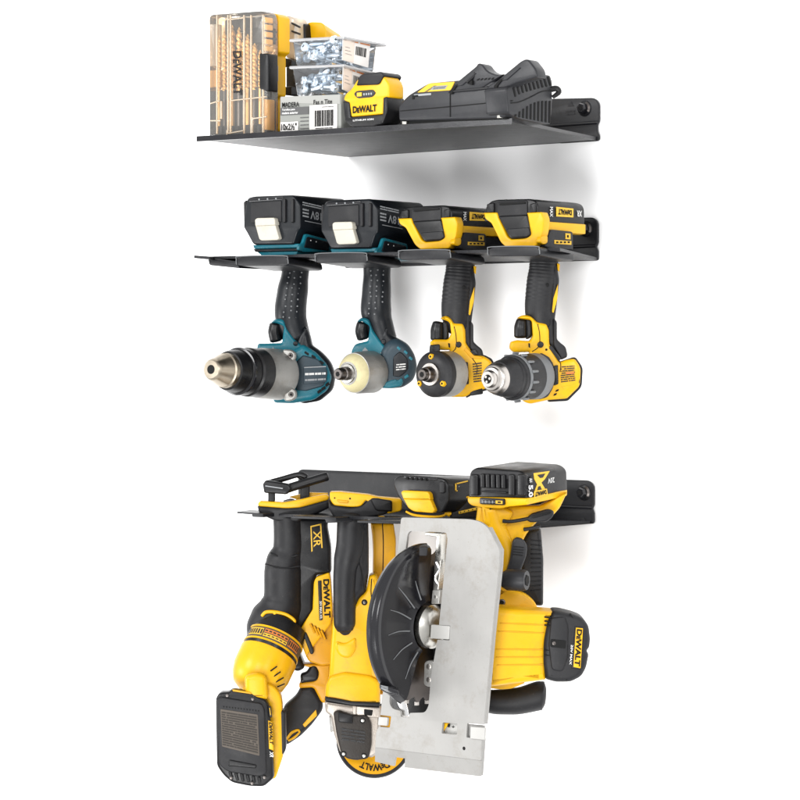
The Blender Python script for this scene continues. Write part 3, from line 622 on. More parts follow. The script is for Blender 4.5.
# ---- tool 1: teal hammer drill
t1 = thing('hammer_drill', 'teal and black drill with champagne chuck and silver gear case, leftmost on the rack', 'drill', 300, 402, -.09, 'pistol grip tools hanging in the slotted rack')
AN = (295, 360, -.085)
makita_battery(t1, 0, 0, 1)
p = Part('handle', t1)
p.spine([(296, 262, 14), (295, 275, 13.8), (292.5, 292, 15.5), (290.5, 310, 16), (292, 324, 15.5), (297, 338, 14)], AN[2], 'slate_black', a=AN, sub=6)
rn = random.Random(2)
for i in range(9):
    for j in range(3): p.knob(289+j*6+rn.uniform(-1, 1)-i*.7, 272+i*5.6+rn.uniform(-1, 1), 0, .9, 'grey_case', a=AN, near=(13.6, 13.7, 12.2)[j]+min(i, 5)*.4, h=.8, n=8)
p.ext([(306, 325, 3), (310, 335, 4), (312, 345), (322, 352, 5), (331, 362, 5), (335.5, 375, 5), (333, 390, 5), (320, 401, 4), (303, 404, 3), (296, 400), (291, 360), (298, 335)], 0, 30, 'slate_black', a=AN, near=14, r=6, c=2); p.done()
p = Part('motor_housing', t1)
p.ext([(289, 352, 2), (303, 344, 3), (316, 352, 4), (327, 364, 4), (332, 377, 3), (328, 390, 4), (314, 400, 4), (292, 403.5, 3), (274, 403, 3), (272, 396), (290, 392)], 0, 34, 'teal', a=AN, near=19, r=5, c=1)
p.ext([(296, 362, 2), (303, 355, 2), (318, 359, 3), (328, 372, 3), (324, 386, 3), (306, 391, 2), (296, 390)], 0, 6, 'slate', a=AN, near=21, r=1.5, c=1)
for q in ((318, 394), (322, 391), (326, 387)): p.ext([(q[0], q[1]), (q[0]+4, q[1]-2.5), (q[0]+2.5, q[1]-5), (q[0]-1, q[1]-2.5)], 0, 3, 'hole', a=AN, near=20, r=.3, c=.6)
for q in ((305, 351), (312, 354.5), (320, 360)): p.ext([(q[0], q[1]), (q[0]+4, q[1]+2.6), (q[0]+3.2, q[1]+4.6), (q[0]-.8, q[1]+2)], 0, 3, 'hole', a=AN, near=20.5, r=.3, c=.6)
p.done()
p = Part('rating_label', t1)
p.ext([(303.5, 367, 1), (326, 366, 1), (326.5, 382, 1), (303.5, 384, 1)], 0, 2, 'slate', a=AN, near=22.5, r=.4, c=1)
p.ext([(304, 367), (326, 366), (326, 367), (304, 368)], 0, 1, 'grey_print', a=AN, near=22.8, r=.1, c=0)
dense(p, [(305, 372.4), (326, 371.6), (326, 375.2), (305, 376)], 0, 'white_print', 1, a=(*AN,), near=23, fill=.6, words=(9, 11), seed=11, gap=.05)
dense(p, [(305, 378.6), (326, 377.6), (326, 380.6), (305, 381.8)], 0, 'grey_print', 1, a=AN, near=23, fill=.6, words=(7, 9), seed=3, gap=.06); p.done()
p = Part('trigger_housing', t1)
p.ext([(270.5, 323, 2), (275, 318.6, 3), (284, 319, 3), (288, 330, 3), (296, 341, 4), (304, 346, 3), (298, 356, 3), (289, 360), (262, 358), (256.5, 349, 3), (258, 343.4, 2), (282, 343, 2), (284, 326, 3), (276, 323)], 0, 26, 'teal', a=AN, near=15, r=3, c=1)
p.knob(295.5, 343.6, 0, 2.4, 'slate_black', a=AN, near=15.5, h=2)
p.text('▲', [(270, 347.4), (276, 347), (276, 351), (270, 351.2)], 0, 'grey_print', a=AN, near=15.6); p.done()
p = Part('trigger', t1); p.spine([(275.5, 325, 6.2), (274.5, 332, 6.6), (276, 340, 6.4)], 0, 'black', a=AN, near=2, sq=1.3); p.done()
def drill_nose(root, a, b, prof, AN=None): pass
a = (213, 369.6, -.236); bb = (280, 374.6, -.115)
p = Part('gear_case', t1)
p.lathe(*a, *bb, [(252, 22), (257, 25.4), (260, 26), (278, 26.5), (280, 25)], 'cast')
for pts, q in (([(283, 349, 3), (291.5, 349.6, 3), (296, 353, 3), (295.6, 360, 3), (290, 363, 3), (283, 362, 3)], (290.4, 355.4)), ([(284, 388, 3), (291, 387, 3), (296.6, 391, 3), (296.6, 398, 3), (291, 401.4, 3), (284, 401, 3)], (291, 394.6))):
    p.ext(pts, 0, 26, 'cast', a=AN, near=40, r=2, c=1); p.knob(*q, 0, 2.7, 'dark_steel', a=AN, near=40.6, h=1.4); p.knob(*q, 0, 1.4, 'hole', a=AN, near=41.9, h=.3)
p.done()
p = Part('clutch_ring', t1)
p.lathe(*a, *bb, [(226, 16), (227, 19.5), (231, 21.5), (236, 22), (237, 23.6), (243, 24.2), (244, 23), (245, 23), (246, 25), (256, 25.4), (257.5, 22)], 'black', ribs=(20, .5, .64, .016), n=80)
p.lathe(*a, *bb, [(236.3, 22.5), (236.6, 24.2), (238, 24.6), (238.3, 22.5)], 'gloss_black'); p.done()
q0 = P(*a); sA = SC(q0)
p = Part('chuck', t1)
p.lathe(*a, *bb, [(211, 4.2), (211, 9), (212, 10.8), (213.4, 11.4), (215, 12.4), (222, 16.8), (222.6, 16), (223.4, 17.4), (228, 18)], 'chuck', n=48)
for k in range(9): 
    pass
p.done()
p = Part('chuck_bore', t1); p.lathe(*a, *bb, [(210.6, .3), (210.8, 4.6), (211.2, 4.6)], 'hole', n=20)
for k in range(3):
    an = k*2.094+.5; c_ = P(*a)+(P(*bb)-P(*a))*-.028; e1 = V((1, 0, 0)); e2 = V((0, 0, 1)); s_ = SC(c_)
    d_ = e1*math.cos(an)+e2*math.sin(an); p.rev(c_+d_*2.7*s_, c_+d_*2.7*s_+V((0, .01, 0)), [(0, 1.5*s_), (1, 1.7*s_)], 'steel', n=6)
p.done()

# ---- tool 2: teal impact driver with cream bumper
t2 = thing('impact_driver', 'teal and black impact driver with cream rubber nose ring', 'impact driver', 385, 390, -.08, 'pistol grip tools hanging in the slotted rack')
AN = (380, 360, -.085)
makita_battery(t2, 77.5, 4, 1.0)
p = Part('handle', t2)
p.spine([(377, 262, 14), (377, 275, 13.6), (376.5, 292, 14.6), (376, 310, 15.4), (379, 324, 14), (384, 340, 13)], AN[2], 'slate_black', a=AN, sub=6)
for i in range(9):
    for j in range(3): p.knob(371+j*6+rn.uniform(-1, 1)-i*.2, 270+i*5.4+rn.uniform(-1, 1), 0, .9, 'grey_case', a=AN, near=(12.4, 13.4, 11.8)[j]+min(i, 6)*.3, h=.8, n=8)
p.ext([(386, 325, 3), (391, 334, 3), (394, 336), (405, 342, 5), (413, 354, 5), (417, 367, 5), (414, 380, 5), (404, 387, 4), (392, 386, 3), (383, 360), (380, 335)], 0, 28, 'slate_black', a=AN, near=14, r=6, c=2); p.done()
p = Part('motor_housing', t2)
p.ext([(380, 350, 4), (388, 340, 5), (397, 337.6, 5), (408, 343.6, 5), (415, 355, 5), (417.6, 368, 5), (413.6, 380, 5), (403, 387.6, 4), (390, 388.6, 3), (378, 386, 3)], 0, 32, 'slate', a=AN, near=20, r=9, c=1, seg=5)
p.ext([(382, 383, 2), (393, 379, 2), (404, 380, 3), (402, 386, 3), (390, 388.4, 2), (381, 388, 2)], 0, 8, 'teal', a=AN, near=20.6, r=2, c=1)
p.ext([(393, 357, 3), (400, 351, 3), (408, 359, 3), (408.5, 370, 3), (400, 377, 2), (393, 376)], 0, 5, 'slate_black', a=AN, near=22, r=1, c=1)
dense(p, [(396, 363.6), (406, 362.8), (406, 370), (396, 371)], 0, 'white_print', 3, a=AN, near=22.4, fill=.45, words=(4, 6), seed=8)
for q in ((393, 384), (399, 383), (405, 379)): p.ext([(q[0], q[1]), (q[0]+4, q[1]-2.5), (q[0]+2.5, q[1]-5), (q[0]-1, q[1]-2.5)], 0, 3, 'teal', a=AN, near=21, r=.3, c=.6)
for q in ((398, 346), (405, 350), (410, 356)): p.ext([(q[0], q[1]), (q[0]+3, q[1]+2.6), (q[0]+1.6, q[1]+4.6), (q[0]-1.6, q[1]+2)], 0, 3, 'teal', a=AN, near=20.4, r=.3, c=.6)
p.done()
p = Part('trigger_housing', t2)
p.ext([(356.5, 322, 2), (361, 317.4, 3), (369, 318.5, 4), (373, 330, 3), (380, 340, 4), (386, 347, 3), (387, 356, 3), (376, 361), (354, 360), (351, 352, 3), (355, 344, 3), (368, 341, 2), (370, 326, 3), (362, 321)], 0, 24, 'teal', a=AN, near=15, r=3, c=1)
p.knob(383.5, 341.5, 0, 2.6, 'slate_black', a=AN, near=14.5, h=2)
p.text('▲', [(362, 347.6), (368, 347), (368, 350.6), (362, 351.2)], 0, 'grey_print', a=AN, near=15.6); p.done()
p = Part('trigger', t2); p.spine([(362.5, 324, 6), (361.5, 331, 6.4), (363, 338, 6)], 0, 'black', a=AN, near=2, sq=1.3); p.done()
a = (339, 374, -.158); bb = (375, 371.6, -.095)
p = Part('gear_case', t2); p.lathe(*a, *bb, [(353, 15), (354, 20.2), (357, 21), (371, 21.6), (373, 20), (374, 14)], 'cast', n=72, ribs=(36, .5, .85, .006))
for i in range(5):
    for j in range(7): p.knob(372+i*2.9, 353.6+j*2.6-i*.2, 0, .55, 'grey_print', a=AN, near=22.5-abs(j-6)*.9, h=.6, n=6)
p.done()
p = Part('nose_ring', t2); p.lathe(*a, *bb, [(347.5, 9), (348, 12), (349.5, 15), (351.5, 17.6), (354, 19.6), (356, 20.6), (357.4, 20.2)], 'cream', n=56); p.done()
p = Part('washer', t2); p.lathe(*a, *bb, [(346.6, 7), (346.8, 9.4), (347.6, 10), (349, 10)], 'steel', n=36); p.lathe(*a, *bb, [(347.6, 10), (347.8, 11.8), (349, 11.8)], 'cast', n=36); p.done()
p = Part('bit_holder', t2); p.lathe(*a, *bb, [(337.6, 2.6), (337.6, 5), (338.4, 6), (341.4, 6.2), (341.6, 5.6), (342.6, 5.6), (343, 6.8), (348, 7.2)], 'dark_steel', n=30)
p.lathe(*a, *bb, [(337.5, .2), (337.5, 2.7), (338, 2.7)], 'hole', n=6); p.done()

# ---- tool 3: yellow impact driver
t3 = thing('impact_driver', 'yellow and black impact driver with black face ring and three yellow lugs', 'impact driver', 465, 396, -.08, 'pistol grip tools hanging in the slotted rack')
AN = (462, 360, -.085)
def f3(x, y): return 398.5+(x-484)*.985, 249+(y-246.5)*.90+(x-484)*-.02
dewalt_battery(t3, f3, -.145)
def yellow_handle(root, dx, dy, AN):
    T = lambda pts: [(q[0]+dx, q[1]+dy, *q[2:]) for q in pts]
    p = Part('handle', root)
    p.spine(T([(544, 258, 14.5), (543.5, 268, 14.5), (542, 282, 15.4), (540.5, 298, 15.4), (540, 312, 15), (543, 326, 12.5)]), 0, 'rubber', a=AN, sub=16, rip=(.08, .62, .018))
    p.ext(T([(547, 264), (557, 264, 2), (559.5, 280), (557.5, 300), (555, 320, 3), (556, 338, 3), (566, 348, 3), (568, 356), (552, 352), (543, 335), (541, 310)]), 0, 22, 'rubber', a=AN, near=10, r=4, c=2)
    p.ext(T([(554, 318, 2), (557, 322), (557, 340, 3), (566, 347, 3), (567.5, 357, 2), (561, 360), (553, 345)]), 0, 16, 'rubber', a=AN, near=12, r=2, c=2)
    p.ext(T([(558, 284, .5), (557.6, 298), (553.6, 313, 1), (552, 312), (553.4, 298)]), 0, 3, 'yellow', a=AN, near=11, r=.6, c=1)
    p.ext(T([(557, 263), (560, 264), (559.4, 272, .5), (557.6, 270)]), 0, 3, 'yellow', a=AN, near=8, r=.6, c=1)
    p.knob(*T([(547, 285)])[0][:2], 0, 2.2, 'hole', a=AN, near=14.4, h=1.2)
    p.done()
    p = Part('trigger', root); p.spine(T([(522, 321, 6), (521, 328, 7), (521, 336, 7)]), 0, 'black', a=AN, near=4, sq=1.2)
    p.ext(T([(526, 318, 3), (532, 319, 2), (532.6, 337, 4), (526, 340, 3)]), 0, 14, 'black', a=AN, near=10, r=2.5, c=2); p.done()
yellow_handle(t3, -83.5, 2.5, AN)
p = Part('motor_housing', t3)
p.ext([(440, 318, 2), (446, 315.4, 3), (451, 318, 3), (454, 323), (463, 323.6, 2), (465.4, 330), (466, 343), (474, 355, 2), (484, 356, 3), (492, 361, 4), (494, 376, 4), (488, 388, 3), (474, 392), (465, 397, 2), (450, 397, 3), (450, 350), (432, 350, 3), (430, 342, 2), (434, 339.4), (448, 339.6, 2), (451.4, 334), (450, 322, 3)], 0, 30, 'yellow', a=AN, near=15, r=3, c=1.2)
p.ext([(466, 347), (474, 355.6), (483, 357, 1), (481, 359), (471, 358), (464, 350)], 0, 3, 'yellow_dark', a=AN, near=16, r=.5, c=.5)
p.ext([(470, 351), (475, 349.4), (478, 354), (474, 355)], 0, 3, 'black', a=AN, near=15.8, r=.3, c=.5)
p.ext([(464, 362, 2), (468, 362), (469, 384), (465, 385, 2)], 0, 3, 'black', a=AN, near=16.6, r=.6, c=1)
p.ext([(470, 388, 1), (482, 386), (483.5, 394, 2), (470, 396, 2)], 0, 10, 'black', a=AN, near=14.5, r=1, c=1)
p.knob(458.6, 344.6, 0, 3, 'black', a=AN, near=16, h=1.6); p.ext([(448, 343), (450, 343.4), (450, 348), (448.6, 347)], 0, 2, 'hole', a=AN, near=15.6, r=.1, c=.5)
dense(p, [(472.5, 363), (482, 361.6), (482, 382), (473.5, 383)], 0, 'brown_print', 8, a=AN, near=15.8, fill=.5, words=(2, 4), seed=21); p.done()
p = Part('housing_seam', t3)
p.spine([(454.1, 326.5, 0.42), (456.1, 336.5, 0.42), (455.5, 348.5, 0.42), (448.5, 354.1, 0.42)], 0, 'hole', a=AN, near=15, n=6)
p.spine([(466.1, 348.5, 0.42), (472.5, 358.5, 0.42), (477.1, 366.1, 0.42), (476.5, 374.5, 0.42)], 0, 'hole', a=AN, near=15, n=6)
p.done()
p = Part('housing_trim', t3); p.ext([(470, 356, 2), (484, 354.6, 3), (493.4, 359.4, 4), (495.6, 376.6, 4), (489.6, 389.6, 3), (474, 394), (466, 398.4)], 0, 18, 'black', a=AN, near=11, r=2, c=2); p.done()
a = (423.5, 374.5, -.156); bb = (462, 373.5, -.088)
p = Part('gear_case', t3); p.lathe(*a, *bb, [(434, 20), (435, 23), (449, 23.2), (451, 22)], 'cast', n=56)
p.ext([(456, 370), (461.5, 369.6), (461.5, 377.6), (456, 378)], 0, 2, 'black', a=AN, near=21, r=.3, c=.5); p.text('▼', [(457.2, 371.6), (460.6, 371.4), (460.6, 376.2), (457.2, 376.4)], 0, 'grey_print', a=AN, near=21.6); p.done()
p = Part('face_ring', t3)
p.lathe(*a, *bb, [(431, 11), (431.2, 17), (432.6, 20.6), (434, 23.2), (438, 23.4), (439, 22)], 'rubber', n=56)
fr = P(431.6, 374.2, -.1415); sF = SC(fr)
p.ext([(430, 345, 1.5), (440, 344, 2), (440, 356), (429, 357)], 0, 14, 'black', a=AN, near=24, r=1.2, c=1.2)
p.done()
for an in (90, 212, -32):
    p = Part('lug', t3); c_ = fr+(V((1, 0, 0))*math.cos(math.radians(an))+U*math.sin(math.radians(an)))*17.6*sF
    p.rev(c_+V((0, .003, 0)), c_-V((0, .0022, 0)), [(0, 3.1*sF), (.8, 3.1*sF), (1, 2.5*sF)], 'yellow', n=6); p.rev(c_-V((0, .0021, 0)), c_-V((0, .0025, 0)), [(0, 1.2*sF), (1, 1.2*sF)], 'hole', n=10); p.done()
p = Part('washer', t3); p.lathe(*a, *bb, [(429.2, 8), (429.4, 11.2), (431.6, 11.8), (432, 11.8)], 'chuck_silver', n=36); p.done()
p = Part('bit_holder', t3); p.lathe(*a, *bb, [(421.8, 3), (421.8, 5), (422.8, 6), (424.6, 6.1), (425, 7.2), (427.4, 8), (430, 8.4)], 'dark_steel', n=30)
p.lathe(*a, *bb, [(421.7, .2), (421.7, 3), (422.2, 3)], 'hole', n=6); p.done()

# ---- tool 4: yellow drill
t4 = thing('cordless_drill', 'yellow and black drill with silver keyless chuck, rightmost on the rack', 'drill', 550, 400, -.08, 'pistol grip tools hanging in the slotted rack')
AN = (546, 360, -.085)
dewalt_battery(t4, lambda x, y: (x, y), -.145)
yellow_handle(t4, 0, 0, AN)
p = Part('motor_housing', t4)
p.ext([(517, 318, 2), (523, 314.6, 3), (531, 316, 3), (537, 322), (546.5, 324, 2), (549, 330), (549.4, 344), (560, 362, 2), (566, 360), (575, 358.4, 3), (581, 368, 4), (580, 386, 4), (567, 398.6, 2), (548, 400), (530, 404, 3), (523, 401, 2), (530, 380), (530, 352), (514, 352.6, 3), (510, 348, 2), (511, 341.6, 2), (517, 340), (530, 341, 2), (533, 336), (532, 320, 3)], 0, 30, 'yellow', a=AN, near=15, r=3, c=1.2)
p.ext([(551, 345, 1), (561, 358, 1), (559, 362), (549, 348)], 0, 3, 'black', a=AN, near=15.4, r=.3, c=.5)
p.ext([(552.5, 366, 2), (558, 365), (558.5, 384), (553.5, 386, 2)], 0, 3, 'black', a=AN, near=16.4, r=.6, c=1)
p.ext([(558, 385, 1), (572, 383, 2), (579.4, 377), (580, 383, 2), (567, 394, 2), (560, 394)], 0, 10, 'black', a=AN, near=14.5, r=1, c=1)
p.ext([(561, 386.4), (572, 385), (575, 382.8), (574, 386), (566, 391)], 0, 3, 'yellow', a=AN, near=15.2, r=.4, c=.6)
for q in ((556, 390), (554, 394)): p.ext([(q[0], q[1]), (q[0]+3, q[1]-1), (q[0]+2.4, q[1]+1), (q[0]-.6, q[1]+2)], 0, 2, 'hole', a=AN, near=15.8, r=.1, c=.3)
p.knob(540.5, 344.6, 0, 3.2, 'black', a=AN, near=16, h=1.6); p.knob(546.4, 349.6, 0, 1.2, 'hole', a=AN, near=15.2, h=.5); p.ext([(528.4, 343), (530, 343.4), (530, 348), (528.6, 347)], 0, 2, 'hole', a=AN, near=15.6, r=.1, c=.5)
dense(p, [(560.5, 366), (575, 365), (576, 381), (561, 383)], 0, 'brown_print', 8, a=AN, near=15.8, fill=.5, words=(2, 5), seed=23)
p.decal([(566, 372), (574, 371.6), (574, 373.8), (566, 374.2)], 0, 'orange_print', a=AN, near=16.2); p.done()
p = Part('housing_seam', t4)
p.spine([(537.6, 324, 0.42), (539.6, 334, 0.42), (539, 346, 0.42), (532, 351.6, 0.42)], 0, 'hole', a=AN, near=15, n=6)
p.spine([(549.6, 346, 0.42), (556, 356, 0.42), (560.6, 363.6, 0.42), (560, 372, 0.42)], 0, 'hole', a=AN, near=15, n=6)
p.done()
p = Part('housing_trim', t4); p.ext([(556, 362, 2), (562, 361), (575.4, 356.6, 3), (583, 367.4, 4), (582, 387, 4), (568, 401, 2), (548, 402), (552, 380)], 0, 18, 'black', a=AN, near=11, r=2, c=2); p.done()
a = (489.4, 379, -.19); bb = (548, 375.4, -.086)
p = Part('gear_case', t4)
p.lathe(*a, *bb, [(527, 20), (528, 23.4), (535, 23.8), (537, 22)], 'grey_case', n=56)
p.ext([(540, 352, 3), (549, 357), (553.6, 364, 3), (553.6, 387, 3), (548, 397, 3), (538, 400, 3)], 0, 16, 'grey_plastic', a=AN, near=18, r=1.5, c=1)
p.text('▼', [(549.2, 373), (552.6, 372.6), (552.6, 377.6), (549.2, 378)], 0, 'hole', a=AN, near=19)
for q in ((547, 365), (547, 387)): p.knob(*q, 0, 2.2, 'hole', a=AN, near=18.6, h=1.2)
p.done()
p = Part('clutch_ring', t4)
p.lathe(*a, *bb, [(510, 20), (511, 22.8), (528, 23.4), (529, 22)], 'rubber', n=80)
p.lathe(*a, *bb, [(512, 22), (512.2, 23.6), (514, 23.8), (514.4, 22)], 'grey_case', n=56)
aa = P(*a); b2 = P(*bb); zz = (b2-aa).normalized(); E1 = V((1, 0, 0)); E2 = zz.cross(E1).normalized(); E1 = E2.cross(zz)
for k in range(14):
    an = k*2*math.pi/14+.2; c_ = aa+(b2-aa)*((514-489.4)/58.6)+(E1*math.cos(an)+E2*math.sin(an))*23.4*sF
    p.tube([c_, c_+(b2-aa)*.08], [1.5*sF, 1.2*sF], 'grey_case', n=8, sub=2)
for k, tx in enumerate(('1', '3', '5', '7', '9')):
    y = 366+k*6; p.text(tx, [(537.8-abs(k-2.2)*.3, y), (540.4-abs(k-2.2)*.3, y), (540.4-abs(k-2.2)*.3, y+3.4), (537.8-abs(k-2.2)*.3, y+3.4)], 0, 'white_print', a=AN, near=26-abs(k-2)*1.2)
p.done()
p = Part('chuck', t4)
p.lathe(*a, *bb, [(496, 12), (497.5, 17), (503, 19.2), (507, 20), (507.6, 18.8), (508.4, 20.6), (512, 21)], 'rubber', n=48)
p.lathe(*a, *bb, [(487.6, 4), (487.6, 7.6), (489, 8.8), (490.4, 9), (490.8, 11.2), (491.6, 12), (492.4, 12.2), (492.8, 13.8), (494, 15), (497, 16), (498, 15)], 'chuck_silver', n=48); p.done()
p = Part('chuck_bore', t4); p.lathe(*a, *bb, [(487.3, .3), (487.4, 4.6), (487.8, 4.6)], 'hole', n=20)
for k in range(3):
    an = k*2.094+.2; c_ = P(*a)+(P(*bb)-P(*a))*-.036; s_ = SC(c_)
    d_ = V((1, 0, 0))*math.cos(an)+U*math.sin(an); p.rev(c_+d_*2.9*s_, c_+d_*2.9*s_+V((0, .008, 0)), [(0, 1.4*s_), (1, 1.7*s_)], 'chuck_silver', n=6)
p.done()
# ================================================================ ROW 3: the big tools
s3 = thing('tool_rack', 'lowest black steel wall rack with the saws and grinder hung from it', 'rack', 470, 524, -.01)
p = Part('mounting_flange', s3)
p.ext([(298, 471, 3), (301, 469.4, 2), (589, 480.6, 5), (593.4, 486, 4), (593.4, 505), (591.8, 509), (593.4, 513), (593.4, 523.6, 2), (540, 528), (298, 512)], -.0045, .0035, 'powder', 'Y', .8, 1.2)
p.ext([(298, 494), (592, 506), (592, 509.4), (298, 497.6)], -.0055, .003, 'powder', 'Y', 1.2, 1.5)
p.text('▲', [(581, 517), (586, 517), (586, 521.6), (581, 521.6)], -.0052, 'grey_plastic', 'Y', bold=0)
p.done(); screw_head(s3, 584.5, 492.5)
p = Part('rack_plate', s3)
p.prism([P(252, 513, -.15), P(470, 520, -.15), P(590, 521, -.006), P(330, 505, -.006)], V((0, 0, -.003)), 'powder')
p.prism([P(237, 511.6, -.17), P(262, 513.4, -.17), P(275, 511, -.13), P(250, 509.8, -.13)], V((0, 0, -.002)), 'powder'); p.done()
for pts in ([(252, 513), (263, 513.6), (263, 517.4), (252, 517)], [(291, 515.6, 1), (322, 517), (336, 517.4, 1), (336, 522.6, 1), (326, 523), (325, 519.6), (291, 518.6)], [(357, 520.4, 1), (402, 520.8), (402, 524), (357, 523)]):
    p = Part('support_finger', s3); p.ext(pts, -.172, .03, 'powder', 'Y', .6, .6); p.done()

# ---------------- reciprocating saw
u1 = thing('reciprocating_saw', 'yellow and black reciprocating saw hung shoe up, battery at its lower end', 'reciprocating saw', 290, 780, -.1)
AN = (295, 600, -.12)
p = Part('shoe', u1)
p.ext([(262.6, 484, 2), (266, 480, 2), (289, 484, 2), (291.6, 490, 2), (287, 494.6, 2), (264, 493, 2)], 0, 12, 'black', a=AN, near=22, r=2, c=1.5)
p.spine([(286, 489, 4.6), (305, 483, 4.4), (327, 476.5, 4.4)], 0, 'black', a=AN, near=12, sq=.8)
p.spine([(266, 484, 3.4), (284, 478.6, 3), (299, 474.6, 2.8), (306, 477, 3)], 0, 'black', a=AN, near=6, sq=.8)
p.spine([(298, 475.6, 2.4), (304, 480, 2.4)], 0, 'black', a=AN, near=4)
p.decal([(265.4, 485.4), (283, 488), (282.6, 489), (265.2, 486.4)], 0, 'grey_print', a=AN, near=23.2)
p.done()
for x0, x1, y0, y1, nr in ((268, 275, 491, 502, 18), (300, 309.6, 483, 502, 10)):
    p = Part('shoe_post', u1); p.ext([(x0, y0), (x1, y0), (x1, y1), (x0, y1)], 0, 6, 'black', a=AN, near=nr, r=1.2, c=2); p.done()
p = Part('saw_blade_clamp', u1); p.spine([(284, 501.6, 1.4), (291, 500.4, 2), (296, 501.8, 1.4)], 0, 'dark_steel', a=AN, near=12); p.done()
p = Part('nose_collar', u1)
p.ext([(257.4, 504, 2), (260, 501, 3), (284, 502.4, 3), (300, 499.6, 4), (311, 497, 4), (326, 494.6, 2), (329, 496.4, 2), (328.4, 500, 2), (312, 504.6, 4), (300, 507.8, 4), (286, 508.4, 4), (259, 506.4, 2)], 0, 22, 'yellow', a=AN, near=21, r=1.6, c=1.5)
p.ext([(288, 497, 2), (308, 492.4, 2), (328, 493, 1), (328, 497), (300, 500.4)], 0, 8, 'yellow', a=AN, near=2, r=1, c=1.5)
p.done()
p = Part('nose_boot', u1)
p.ext([(257.4, 506, 1), (286, 508.2, 2), (300, 507.4, 3), (328.4, 499.6, 1), (329, 508, 2), (318, 513.6, 4), (303, 518, 4), (298, 522), (275, 521), (268, 518, 3), (258.6, 512.6, 3)], 0, 24, 'rubber', a=AN, near=21.5, r=2.5, c=2); p.done()
p = Part('gear_housing', u1)
p.ext([(290, 518), (327.6, 519, 2), (327, 528), (330.6, 548), (331, 573), (317, 575, 2), (314, 582), (313, 611), (300, 630, 2), (300, 656, 2), (305, 668, 3), (298, 672, 3), (276, 664, 6), (282, 600), (284, 560)], 0, 36, 'black', a=AN, near=15, r=3.5, c=2)
p.spine([(288, 517, 15), (288.5, 530, 15), (288.4, 548, 15.4), (284.6, 562, 18.5), (283.6, 572, 19.5), (283.4, 594, 19.5), (281.6, 606, 21.5), (275.6, 620, 25.4), (271, 630, 25), (268, 640, 22)], 0, 'rubber', a=AN, near=7, n=28, sub=6)
p.spine([(268, 566, 2), (267.6, 590, 2), (266.4, 605, 2)], 0, 'black', a=AN, near=8)
p.spine([(270.6, 553, 1), (284, 558, 1), (298, 555, 1)], 0, 'black', a=AN, near=22, n=8)
p.spine([(265, 564, .7), (283, 568, .7), (300, 566, .7)], 0, 'black', a=AN, near=26.6, n=8)
p.spine([(275.4, 545, 1.3), (275, 556, 1.3)], 0, 'yellow_dark', a=AN, near=9, n=8)
p.done()
p = Part('yellow_cover', u1)
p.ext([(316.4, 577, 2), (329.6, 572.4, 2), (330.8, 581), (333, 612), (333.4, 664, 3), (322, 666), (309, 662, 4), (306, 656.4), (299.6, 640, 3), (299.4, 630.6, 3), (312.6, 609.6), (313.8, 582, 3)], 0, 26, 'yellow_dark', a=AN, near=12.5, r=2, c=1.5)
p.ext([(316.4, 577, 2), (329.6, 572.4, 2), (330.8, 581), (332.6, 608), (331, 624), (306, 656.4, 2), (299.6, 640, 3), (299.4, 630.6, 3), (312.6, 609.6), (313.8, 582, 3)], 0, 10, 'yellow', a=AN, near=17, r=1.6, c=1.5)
p.ext([(317.8, 581, .6), (321.4, 580.4, .6), (322.6, 620, .6), (319.2, 620.6, .6)], 0, 2, 'black', a=AN, near=18, r=.3, c=.6)
p.text('20V MAX XR', [(321.8, 601), (322.2, 618.6), (320, 619), (319.6, 601)], 0, 'white_print', a=AN, near=18.5)
p.text('DeWALT', [(329, 579), (330.6, 617.6), (324.4, 618), (323, 579.4)], 0, 'hole', a=AN, near=17.6, bold=.04, caps=True)
for i in range(4):
    x = 308.5+i*3.6; y = 624+i*2.2; p.spine([(x+5.6, y-3.4, 1), (x+1.5, y+1, 1.1), (x+5.2, y+9.6, 1)][:2]+[(x+4.8, y+10, 1)] if False else [(x+2, y, 1.1), (x+6, y+8.6, 1.1)], 0, 'yellow_dark', a=AN, near=18.2, n=8)
    p.spine([(x+3.4, y-.2, .45), (x+7.4, y+8.4, .45)], 0, 'hole', a=AN, near=17.5, n=6)  # dark line drawn in as the shadow beside each ridge
p.ext([(302.8, 634, 2), (306, 631.6, 2), (314, 650, 2), (313.4, 654, 2), (310.6, 654.6, 2)], 0, 4, 'rubber', a=AN, near=18.4, r=1, c=1.5)
p.done()
p = Part('badge', u1)
for q in ([(310.4, 526), (321, 523.6), (321, 525), (311.6, 527.2), (312.6, 551), (311.4, 552)], [(320, 524), (321.2, 523.6), (322.6, 548), (321.4, 548)]): p.decal(q, 0, 'yellow_print', a=AN, near=15.6)
p.text('XR', [(320.4, 530.6), (320.8, 546.4), (313.6, 547.2), (313.4, 531.2)], 0, 'yellow_print', a=AN, near=15.8, bold=.01); p.done()
p = Part('release_lever', u1); p.spine([(262, 616, 1.6), (266, 612.2, 1.8), (275, 612, 1.8), (286, 614.6, 1.8), (294, 620, 1.7), (294, 623, 1.4)], 0, 'yellow', a=AN, near=29); p.spine([(275, 612, 2), (275, 617, 2)], 0, 'yellow', a=AN, near=29); p.done()
m0 = (284, 622, -.135); m1 = (254, 688, -.185)
p = Part('motor_collar', u1)
p.lathe(*m0, *m1, [(624, 22), (626, 25.5), (637, 27.6), (659, 28.6), (661, 27)], 'black', n=56)
p.lathe(*m0, *m1, [(638.6, 27), (639, 28.6), (640.4, 28.7), (640.8, 27)], 'yellow', n=56)
p.lathe(*m0, *m1, [(640.8, 27.9), (650.6, 28.6)], 'brown_label', n=56, cap=False)
